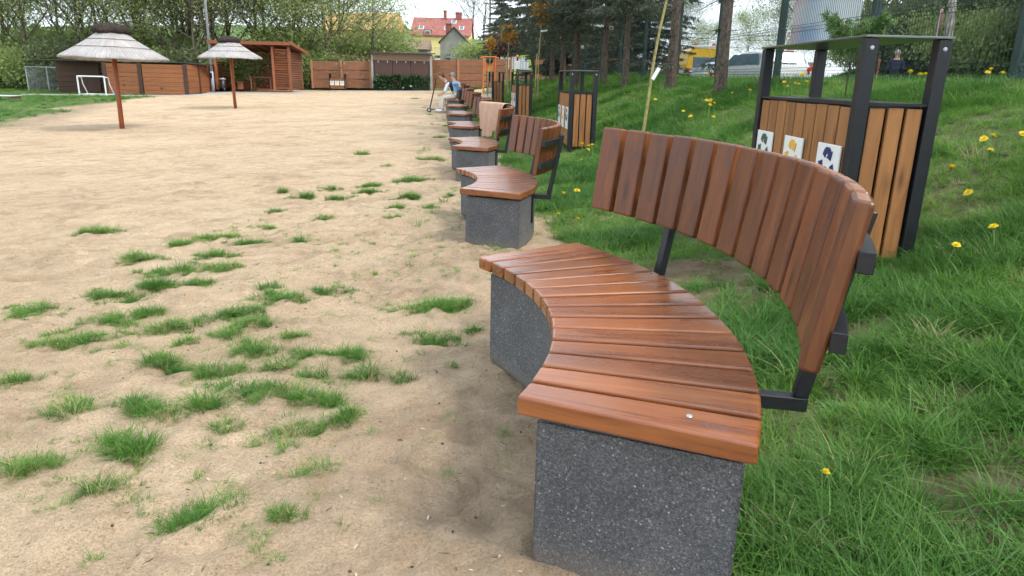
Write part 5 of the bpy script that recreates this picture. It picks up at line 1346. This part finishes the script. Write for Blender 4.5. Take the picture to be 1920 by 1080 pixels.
def hatchback(loc, rz, label, paint, W=.85, L=4.0, H=1.47):
    """rear end at -y"""
    t = thing('parked_car', label, 'car', loc, rz)
    def hp(w, zb, zs, zt, tw): return [(w * .80, zb), (w * .97, zb + .10), (w, zb + .32), (w * .985, zs - .08), (w * .94, zs), (w * tw + .04, zs + (zt - zs) * .55), (w * tw, zt - .07), (w * tw * .86, zt)]
    S = [(-L/2, hp(W * .90, .32, .80, .86, .85)), (-L/2 + .06, hp(W * .96, .24, .90, 1.02, .84)), (-L/2 + .25, hp(W * .99, .2, .95, 1.33, .76)), (-L/2 + .6, hp(W, .2, .95, 1.44, .74)), (-L/2 + 1.2, hp(W, .2, .94, H, .74)),
         (-.1, hp(W, .2, .92, H, .74)), (.45, hp(W, .2, .92, 1.38, .74)), (1.05, hp(W, .2, .91, 1.0, .80)), (1.5, hp(W * .97, .2, .84, .90, .82)), (L/2 - .12, hp(W * .88, .22, .68, .74, .82)), (L/2, hp(W * .78, .3, .58, .62, .82))]
    V, F = loft(S); me = MB().add(V, F).mesh('body', M[paint]); me.shade_smooth(); o = place('body', me, t); md = o.modifiers.new('s', 'SUBSURF'); md.levels = 1; md.render_levels = 2
    # rear window, side windows and windscreen as panes set a little proud of the body
    def pane(name, pts, mat, par=t, th=.012):
        n = len(pts); c = sum((Vector(p) for p in pts), Vector()) / n; nm = (Vector(pts[1]) - Vector(pts[0])).cross(Vector(pts[2]) - Vector(pts[0])).normalized()
        if nm.dot(c - Vector((0, 0, .6))) < 0: nm = -nm
        m = MB(); m.add([Vector(p) + nm * th for p in pts] + [Vector(p) - nm * .03 for p in pts], [tuple(range(n)), tuple(range(n, 2*n))[::-1]] + [(i, (i+1)%n, n+(i+1)%n, n+i) for i in range(n)])
        return m.build(name, M[mat], par, bevel=.006)
    pane('rear_window', [(-.56, -L/2 + .10, 1.0), (.56, -L/2 + .10, 1.0), (.60, -L/2 + .14, 1.08), (.50, -L/2 + .30, 1.34), (-.50, -L/2 + .30, 1.34), (-.60, -L/2 + .14, 1.08)], 'carglass', th=.035)
    pane('windscreen', [(-.60, 1.12, .99), (.60, 1.12, .99), (.54, .52, 1.36), (-.54, .52, 1.36)], 'carglass', th=.03)
    for s in (-1, 1):
        for y0, y1, y2, y3 in ((-1.55, -.78, -.78, -1.32), (-.70, .15, .15, -.70), (.22, .98, .50, .22)):
            pane('side_window', [(s * .775, y0, .99), (s * .775, y1, .99), (s * .665, y2, 1.33), (s * .665, y3, 1.33)], 'carglass', th=.03)
        tl = pane('tail_light', [(s * .60, -L/2 + .0, .90), (s * .80, -L/2 + .06, .92), (s * .83, -L/2 + .22, 1.04), (s * .79, -L/2 + .10, .72), (s * .66, -L/2 + .01, .72)], 'red', th=.045)
        MB().box((s * .93, .75, .98), (.17, .09, .11)).build('wing_mirror', M[paint], t, bevel=.03)
        pane('head_light', [(s * .55, L/2 - .10, .62), (s * .74, L/2 - .22, .64), (s * .72, L/2 - .35, .76), (s * .5, L/2 - .18, .7)], 'corr', th=.02)
        wheel(t, s * (W - .12), -L/2 + .78); wheel(t, s * (W - .12), L/2 - .8)
    MB().box((0, -L/2 + .02, .40), (1.3, .10, .12)).build('bumper_strip', M['black'], t, bevel=.02)
    MB().box((0, -L/2 - .01, .70), (.52, .03, .11)).build('number_plate', M['plate'], t)
    MB().box((0, -L/2 + .30, 1.40), (.5, .05, .04)).build('brake_light', M['red'], t)
    MB().tube([(-.2, -L/2 + .06, 1.04), (.25, -L/2 + .055, 1.05)], .012, 5).build('wiper', M['black'], t)
    return t
hatchback((8.12, 25.0, gh(8.12, 25) + .02), R(9), 'white hatchback parked behind the mesh fence, red tail lights', 'carwhite')
hatchback((9.95, 37.6, gh(9.95, 37.6) + .05), R(4), 'silver-blue car parked right behind the yellow truck', 'carsilver')
tk = thing('recovery_truck', 'yellow box-bodied truck with orange beacons on its roof', 'truck', (10.35, 41.5, gh(10.35, 41.5) + .05), R(4))
MB().prism([(-.97, .55), (.97, .55), (1.0, 1.4), (.86, 2.15), (.70, 2.28), (-.70, 2.28), (-.86, 2.15), (-1.0, 1.4)], -.2, 3.9, 'y').build('body', M['yellow'], tk, bevel=.05, seg=3)
MB().box((0, 4.6, 1.25), (1.85, 1.6, 1.5)).build('cab', M['yellow'], tk, bevel=.12, seg=3)
MB().box((0, -.22, 1.5), (1.25, .06, .62)).build('rear_window', M['carglass'], tk, bevel=.03)
MB().box((0, 1.6, .5), (2.0, 5.6, .22)).build('chassis', M['white'], tk, bevel=.03)
MB().box((0, -.27, .62), (1.9, .14, .2)).build('bumper', M['white'], tk, bevel=.03)
MB().box((0, -.1, 2.36), (1.5, .3, .1)).build('beacon_bar', M['white'], tk, bevel=.02)
for sx in (-1, 1):
    MB().lathe([(.0, .17), (.1, .14), (.13, 0)], 12).build('beacon', M['orange'], tk, (sx * .5, -.1, 2.40))
    MB().box((sx * .82, -.23, 1.0), (.14, .06, .36)).build('tail_light', M['red'], tk, bevel=.02)
    MB().box((sx * .75, -.235, 1.98), (.12, .06, .12)).build('marker_light', M['red'], tk, bevel=.02)
    MB().box((sx * .95, 4.7, 1.65), (.03, .8, .5)).build('side_window', M['carglass'], tk)
    for y in (.9, 4.6): wheel(tk, sx * .85, y, .4, .24)
MB().box((0, 5.42, 1.7), (1.5, .05, .55)).build('windscreen', M['carglass'], tk)
sc_ = thing('motor_scooter', 'white and dark scooter parked left of the yellow truck', 'scooter', (9.35, 41.0, gh(9.35, 41) + .05), R(20))
wheel(sc_, 0, -.6, .24, .12); wheel(sc_, 0, .65, .24, .12)
MB().box((0, -.35, .62), (.34, .9, .3)).build('body', M['carwhite'], sc_, bevel=.1, seg=3); MB().box((0, -.3, .82), (.3, .75, .12)).build('seat', M['black'], sc_, bevel=.05)
MB().box((0, .5, .75), (.42, .12, .8), Matrix.Rotation(R(12), 3, 'X')).build('leg_shield', M['carwhite'], sc_, bevel=.05); MB().tube([(-.33, .5, 1.2), (0, .55, 1.15), (.33, .5, 1.2)], .025, 6).build('handlebar', M['black'], sc_)
MB().box((0, -.85, 1.05), (.42, .4, .36)).build('top_box', M['carwhite'], sc_, bevel=.06)
sg = thing('road_sign', 'round blue and red traffic sign turned edgewise on a grey pole', 'road sign', (9.45, 17, gh(9.45, 17)))
MB().tube([(0, 0, 0), (0, 0, 2.2)], .03, 8).build('pole', M['zinc'], sg)
d = MB().lathe([(0, .0), (.30, 0), (.30, .02), (0, .02)], 28).build('disc', M['red'], sg, (0, -.04, 1.85), (R(90), 0, R(62)))
MB().lathe([(0, .021), (.235, .021), (.235, .026), (0, .026)], 28).build('disc_face', M['blue_frame'], d)
MB().box((0, -.03, 1.40), (.36, .012, .28), Matrix.Rotation(R(62), 3, 'Z')).build('lower_plate', M['corr'], sg)
# overhead cables
for k, (z0, z1) in enumerate(((5.6, 5.2), (5.2, 4.85), (4.5, 4.3))):
    c_ = MB().tube([(5 + 30 * q / 12, 66 - q * .4, z0 + (z1 - z0) * q / 12 - .35 * math.sin(PI * q / 12)) for q in range(13)], .018, 4).build('overhead_cable', M['black'])
    tag(c_, ('topmost', 'middle', 'lowest')[k] + ' of the three overhead cables crossing the sky above the truck', 'cable', 'overhead cables')
for k, x in enumerate((5, 35)):
    p = thing('cable_pole', ('wooden cable pole hidden among the spruces', 'wooden cable pole beyond the thicket at right')[k], 'utility pole', (x, 66 - k * 4.8, gh(x, 66)))
    MB().tube([(0, 0, 0), (0, 0, 5.4)], [.13, .1], 8).build('shaft', M['twig'], p); MB().box((0, 0, 4.6), (.1, .9, .1)).build('crossarm', M['twig'], p)

# ---------------------------------------------------------------- people
def person(name_label, J, cloth, loc, rz, hair='hair_b', glasses=False, long_hair=False, bald=False, extra=None):
    """J: joint positions; one continuous skinned surface coloured by body region"""
    E = [('pelvis','waist'),('waist','chest'),('chest','neck'),('neck','head'),('head','crown'),
         ('chest','shl'),('shl','ell'),('ell','wrl'),('wrl','hal'),('chest','shr'),('shr','elr'),('elr','wrr'),('wrr','har'),
         ('pelvis','hil'),('hil','knl'),('knl','anl'),('anl','tol'),('pelvis','hir'),('hir','knr'),('knr','anr'),('anr','tor')]
    Rd = dict(pelvis=(.15,.125), waist=(.135,.11), chest=(.165,.12), neck=(.052,.052), head=(.072,.085), crown=(.07,.08), sh=(.062,.062), el=(.046,.046), wr=(.031,.027), ha=(.038,.02), hi=(.09,.09), kn=(.06,.06), an=(.042,.042), to=(.042,.032))
    names = list(J.keys()); idx = {n: i for i, n in enumerate(names)}
    V = [Vector(J[n]) for n in names]; Ed = [(idx[a], idx[b]) for a, b in E]
    rad = [Rd.get(n) or Rd[n[:2]] for n in names]
    # five fingers on each hand
    for s in ('l', 'r'):
        h = Vector(J['ha' + s]); w = Vector(J['wr' + s]); d = (h - w).normalized(); sd = d.cross(Vector((0, 0, 1))); sd = sd.normalized() if sd.length > .1 else Vector((1, 0, 0)); dn = sd.cross(d)
        for k in range(5):
            if k == 4: a = w.lerp(h, .5) + sd * .03; b = a + (sd * .8 + d * .6).normalized() * .035; c_ = b + (d * .9 + sd * .2 - dn * .2).normalized() * .028
            else: a = h + sd * (.024 - .016 * k); L = (.034, .039, .036, .028)[k]; b = a + (d - dn * .15).normalized() * L; c_ = b + (d - dn * .7).normalized() * L * .85
            b0 = len(V); V += [b, c_]; Ed += [(idx['ha' + s], b0), (b0, b0 + 1)]; rad += [(.0095, .0095), (.008, .008)]
    me = bpy.data.meshes.new('body'); me.from_pydata([tuple(v) for v in V], Ed, [])
    tmp = bpy.data.objects.new('tmp_body', me); COL.objects.link(tmp)
    md = tmp.modifiers.new('skin', 'SKIN'); md.use_smooth_shade = True; md.branch_smoothing = .4
    for i, sv in enumerate(me.skin_vertices[0].data): sv.radius = rad[i]; sv.use_root = (i == idx['pelvis'])
    ss = tmp.modifiers.new('sub', 'SUBSURF'); ss.levels = 2; ss.render_levels = 2
    dg = bpy.context.evaluated_depsgraph_get(); ev = bpy.data.meshes.new_from_object(tmp.evaluated_get(dg)); ev.name = 'body'
    bpy.data.objects.remove(tmp)
    reg = {'head': 'skin', 'crown': 'skin', 'neck': 'skin'}
    mats = ['skin', cloth['top'], cloth['legs'], cloth['shoes']]; ev.materials.clear()
    for m in mats: ev.materials.append(M[m])
    segs = [(Vector(J[a]), Vector(J[b]), a, b) for a, b in E]
    for p in ev.polygons:
        c = p.center; best = None
        for A, B, a, b in segs:
            t = max(0, min(1, (c - A).dot(B - A) / ((B - A).length_squared + 1e-9))); dd = (A + (B - A) * t - c).length
            if best is None or dd < best[0]: best = (dd, a, b, t)
        _, a, b, t = best
        if a in ('neck', 'head') or (a == 'chest' and b == 'neck' and t > .62): mi = 0
        elif a[:2] == 'wr' or (a[:2] == 'el' and t > (.8 if not cloth.get('short') else -1)): mi = 0
        elif a[:2] in ('hi', 'kn') or (a == 'pelvis' and b[:2] == 'hi'): mi = 2 if not (a[:2] == 'kn' and t > .86) else 0
        elif a[:2] == 'an': mi = 3
        else: mi = 1 if a != 'pelvis' or b == 'waist' else 2
        p.material_index = mi
    ev.shade_smooth()
    t = thing('person', name_label, 'person', loc, rz); place('body', ev, t)
    hd = Vector(J['head']); cr = Vector(J['crown']); up = (cr - hd).normalized(); f = Vector(J.get('_face', (0, -1, 0)))
    return t, hd.lerp(cr, .5), up
def head_bits(t, c, up, face, hair, glasses=False, bald=False, bun=False, long=False):
    face = Vector(face); face = (face - up * face.dot(up)).normalized(); sd = up.cross(face).normalized()
    Mx = Matrix((sd, face, up)).transposed()
    def P(x, y, z): return c + Mx @ Vector((x, y, z))
    # hair: shell over crown and back of the head
    V = []; F = []; nu, nv = 18, 9; low = -1.0 if long else -.35
    for i in range(nu):
        az = 2 * PI * i / nu
        for j in range(nv):
            back = (1 - math.sin(az)) / 2                       # 0 face side, 1 back
            el1 = (low if not bald else -.5) * back + (.62 if not bald else .9) * (1 - back); el = PI / 2 + (el1 - PI / 2) * j / (nv - 1)
            k = 1.0 + .03 * math.sin(i * 2.7 + j)
            V.append(P(.092 * k * math.cos(el) * math.cos(az), .104 * k * math.cos(el) * math.sin(az) - .006, .118 * math.sin(el) + .012 - (.05 * back * (j / nv) if long else 0)))
    for i in range(nu):
        for j in range(nv - 1): F.append((i*nv+j, ((i+1)%nu)*nv+j, ((i+1)%nu)*nv+j+1, i*nv+j+1))
    MB().add(V, F).build('hair', M[hair], t, smooth=True)
    # nose, ears, eyes, mouth
    MB().add([P(-.012, .078, .0), P(.012, .078, .0), P(0, .084, .035), P(0, .105, -.012), P(0, .080, -.022)], [(0,3,2),(1,2,3),(0,4,3),(1,3,4)]).build('nose', M['skin'], t)
    for s in (-1, 1):
        MB().lathe([(0, .006), (.02, .004), (.024, -.004)], 10).build('ear', M['skin'], t, P(s * .082, .0, .0), (0, R(90), 0))
        MB().lathe([(0, .005), (.008, .003), (.011, 0)], 10).build('eye', M['black'], t, P(s * .03, .079, .028), (R(-90), 0, math.atan2(face.x, face.y) * -1))
    MB().bar(P(-.022, .081, -.045), P(.022, .081, -.045), .006, .008).build('mouth', M['brick'], t)
    if glasses:
        g = MB()
        for s in (-1, 1): g.bar(P(s * .008, .092, .027), P(s * .062, .084, .027), .008, .038, up=tuple(up)); g.bar(P(s * .062, .084, .033), P(s * .08, .0, .033), .005, .008, up=tuple(up))
        g.bar(P(-.012, .093, .035), P(.012, .093, .035), .005, .006, up=tuple(up)); g.build('sunglasses', M['black'], t)
# two sitters on the seventh bench, looking towards the beach (local -y = towards the sand)
def sit(lean, head_f, arm_l, arm_r, knee=.0, turn=0):
    h = .47
    J = dict(pelvis=(0, .05, h + .10), waist=(0, .06 - lean * .3, h + .27), chest=(0, .05 - lean * .75, h + .46), neck=(0, .03 - lean * 1.0, h + .60), head=(turn * .02, .0 - lean * 1.2 - .012, h + .70), crown=(turn * .025, -lean * 1.3 - .015, h + .80),
             shl=(-.17, .05 - lean * .8, h + .52), shr=(.17, .05 - lean * .8, h + .52), hil=(-.095, -.02, h + .085), hir=(.095, -.02, h + .085), knl=(-.13, -.43 - knee, h + .05), knr=(.12, -.45, h + .05),
             anl=(-.13, -.47 - knee * 1.8, .09), anr=(.12, -.50, .09), tol=(-.15, -.63 - knee * 1.8, .045), tor=(.14, -.66, .045))
    for s, a in (('l', arm_l), ('r', arm_r)):
        J['el' + s], J['wr' + s] = a[0], a[1]; w = Vector(a[1]); e = Vector(a[0]); J['ha' + s] = tuple(w + (w - e).normalized() * .075)
    return J
b7 = benches[6]
def bench_world(b, x, y, z=0): return b.matrix_basis @ Vector((x, y, z))
J = sit(.12, 0, ((-.30, .0, .80), (-.15, -.22, .70)), ((.31, .26, 1.0), (.36, .30, .96)))
p = bench_world(b7, -.02, -.36); t, c, up = person('person in pale denim shirt, cream trousers and sunglasses resting an arm on the bench back', J, dict(top='denim', legs='cream', shoes='white'), (p.x, p.y, p.z - .0), R(-90) + .13 - .55)
head_bits(t, c, up, (-.15, -1, 0), 'hair_g', True)
J = sit(.38, 0, ((-.26, -.36, .72), (-.10, -.52, .62)), ((.26, -.36, .70), (.08, -.52, .60)), .05)
p = bench_world(b7, -.05, .18); t, c, up = person('person in white top and dark vest leaning forward on the bench beside the denim shirt', J, dict(top='whitecloth', legs='cream', shoes='white', short=True), (p.x, p.y, p.z), R(-90) + .13)
head_bits(t, c, up, (0, -1, -.5), 'hair_b', False, long=True)
V, F = [], []
vs_ = MB()
for sx in (-1, 1): vs_.tube([(sx * .12, -.06, .72), (sx * .15, -.12, .90), (sx * .10, -.30, 1.02)], [.085, .10, .06], 10)
vs_.build('vest', M['navy'], t, smooth=True)
bag = thing('black_backpack', 'black backpack on the bench seat next to the denim-shirted person', 'backpack', tuple(bench_world(b7, .12, -.62, .465)), .4)
MB().box((0, 0, .16), (.26, .18, .32)).build('pack', M['black'], bag, bevel=.05, seg=3); MB().tube([(-.06, 0, .31), (0, 0, .37), (.06, 0, .31)], .012, 6).build('handle', M['black'], bag)
st = thing('folded_scooter', 'dark folded kick scooter leaning at the sitters knees', 'scooter', tuple(bench_world(b7, -.62, .42, -.02)), R(-90))
MB().bar((0, -.3, .10), (0, .3, .10), .11, .03).build('deck', M['black'], st, bevel=.008); MB().tube([(0, -.32, .12), (.02, -.12, .95), (.02, -.10, 1.15)], .022, 8).build('stem', M['black'], st); MB().tube([(-.2, -.10, 1.15), (.24, -.10, 1.15)], .018, 8).build('handlebar', M['black'], st)
for y in (-.34, .32): wheel(st, 0, y, .08, .035)
def stand(h=1.72, bend=0):
    k = h / 1.75
    J = dict(pelvis=(0, 0, .93), waist=(0, 0, 1.10), chest=(0, 0, 1.32), neck=(0, -.01, 1.48), head=(0, -.02, 1.58), crown=(0, -.02, 1.68), shl=(-.19, 0, 1.40), shr=(.19, 0, 1.40), ell=(-.24, .02, 1.12), elr=(.24, .02, 1.12), wrl=(-.2, -.12, .92), wrr=(.2, -.12, .92), hal=(-.19, -.16, .86), har=(.19, -.16, .86),
             hil=(-.095, 0, .88), hir=(.095, 0, .88), knl=(-.1, -.02, .48), knr=(.1, -.02, .48), anl=(-.11, .0, .09), anr=(.11, .0, .09), tol=(-.13, -.16, .045), tor=(.13, -.16, .045))
    return {n: tuple(a * k for a in v) for n, v in J.items()}
t, c, up = person('person in dark jacket with pale short hair standing beyond the mesh fence', stand(1.66), dict(top='navy', legs='darkcloth', shoes='black'), (12.2, 24, gh(12.2, 24)), R(150)); head_bits(t, c, up, (0, -1, 0), 'hair_g', bald=True)
t, c, up = person('person in dark clothes standing right of the yellow truck', stand(1.62), dict(top='darkcloth', legs='darkcloth', shoes='black'), (11.65, 40, gh(11.65, 40)), R(170)); head_bits(t, c, up, (0, -1, 0), 'hair_b', bald=True)
hy = thing('marker_post', 'small red marker post beside the person in the dark jacket', 'marker post', (11.75, 24.2, gh(11.75, 24.2)))
MB().tube([(0, 0, 0), (0, 0, 1.3)], .032, 10).build('post', M['brick'], hy); MB().lathe([(0, .06), (.04, .05), (.05, 0), (.04, -.05)], 12).build('cap', M['brick'], hy, (0, 0, 1.32))
# ---------------------------------------------------------------- dandelions
def flower_mesh(seed):
    r = np.random.RandomState(seed); V = []; F = []
    for ring, (L, el, n) in enumerate(((.021, .15, 20), (.017, .55, 16), (.011, .95, 12))):
        for k in range(n):
            a = 2 * PI * (k + r.rand() * .5) / n; w = .0026; l = L * (.85 + .3 * r.rand()); b = len(V)
            d = np.array([math.cos(a) * math.cos(el), math.sin(a) * math.cos(el), math.sin(el)]); s = np.array([-math.sin(a), math.cos(a), 0]) * w
            o = np.array([0, 0, .002 * ring]); V += [o - s * .5, o + s * .5, o + d * l + s, o + d * l - s]; F.append((b, b + 1, b + 2, b + 3))
    return npmesh('flower_head', V, F, M['petal'])
FLW = [flower_mesh(1), flower_mesh(2)]
STM = MB().tube([(0, 0, -.02), (.004, .002, .06), (0, 0, .125)], [.0028, .0024, .0022], 5).mesh('stem', M['stem'])
CUP = MB().lathe([(.002, -.012), (.006, -.006), (.007, .001)], 8).mesh('sepal_cup', M['stem'])
DAND = [(2.93,11.10),(2.93,10.76),(2.88,11.18),(2.68,9.94),(2.93,11.21),(2.55,11.11),(2.45,10.33),(2.76,10.46),(3.78,10.19),(3.77,10.38),(4.20,10.96),(3.98,10.13),(3.86,10.10),(3.87,10.34),(3.53,11.19),(3.62,16.82),(3.94,15.46),(3.89,14.74),(4.05,14.96),(4.80,7.53),(4.82,7.34),(4.70,7.40),(3.49,5.31),(3.31,5.11),(3.48,5.00),(3.48,4.95),(3.31,5.06),(2.92,4.77),(2.52,3.63),(2.25,3.57),(2.75,4.23),(0.62,7.03),(0.47,7.08),(0.39,6.04),(0.53,5.71),(1.08,10.57),(1.12,10.44),(0.99,9.97),(0.90,9.61),(1.01,10.51),(4.64,8.81),(4.55,8.43),(4.67,8.53),(0.88,1.72),(3.37,11.42),(2.40,16.40),(2.56,13.64)]
rd = random.Random(3)
for k, (x, y) in enumerate(DAND):
    near = y < 6.2
    lab = 'yellow dandelion flower near the closest bin and bench' if near else ('yellow dandelion flower between the second bench and second bin' if x < 1.3 else 'yellow dandelion flower on the upper bank in the far grass')
    grp = 'dandelions by the closest bin' if near else ('dandelions by the second bench' if x < 1.3 else 'dandelions on the upper bank')
    t = thing('dandelion', lab, 'dandelion', (x, y, gh(x, y)), rd.uniform(0, 6), grp)
    s = rd.uniform(1.1, 1.5) * (1.0 if near else 1.2); t.scale = (s, s, s * rd.uniform(.9, 1.2)); t.rotation_euler = (rd.uniform(-.15, .15), rd.uniform(-.15, .15), rd.uniform(0, 6))
    if y < 2: t.scale = (.6, .6, .8)
    place('stem', STM, t); f = place('flower_head', FLW[k % 2], t, (0, 0, .128), (rd.uniform(-.3, .3), rd.uniform(-.4, .1), 0)); place('sepal_cup', CUP, f)
# ---------------------------------------------------------------- litter on the sand: twigs, chips, crumbs
m = MB()
def chip(x, y, L, w, h, mi, az):
    m.cm = mi; z = gh(x, y) + h * .4; m.box((x, y, z), (L, w, h), Matrix.Rotation(az, 3, 'Z') @ Matrix.Rotation(rd.uniform(-.3, .3), 3, 'Y'))
for k in range(260):
    y = 1.3 + 5.5 * rd.random() ** 1.6; x = rd.uniform(-1.05, .12) * (y * .62); 
    if x - row_x(y) > .25: continue
    q = rd.random()
    if q < .5: chip(x, y, rd.uniform(.008, .03), rd.uniform(.0015, .003), .002, 0, rd.uniform(0, 3))
    elif q < .75: chip(x, y, rd.uniform(.008, .02), rd.uniform(.003, .006), .003, 1, rd.uniform(0, 3))
    else: chip(x, y, rd.uniform(.004, .009), rd.uniform(.004, .008), .004, 2, rd.uniform(0, 3))
for x, y in ((1.5, 1.72), (1.35, 1.9), (1.1, 4.1), (1.25, 3.8)):
    m.cm = 0; z = gh(x, y) + .006; a = rd.uniform(0, 3); m.tube([(x, y, z), (x + .05 * math.cos(a), y + .05 * math.sin(a), z + .006), (x + .11 * math.cos(a + .3), y + .11 * math.sin(a + .3), z)], [.003, .004, .002], 5)
m.cm = 0
tag(m.build('ground_litter', [M['twig'], M['chip'], M['shedpost']]), 'loose twigs, wood chips and crumbs strewn on the sand', kind='stuff')
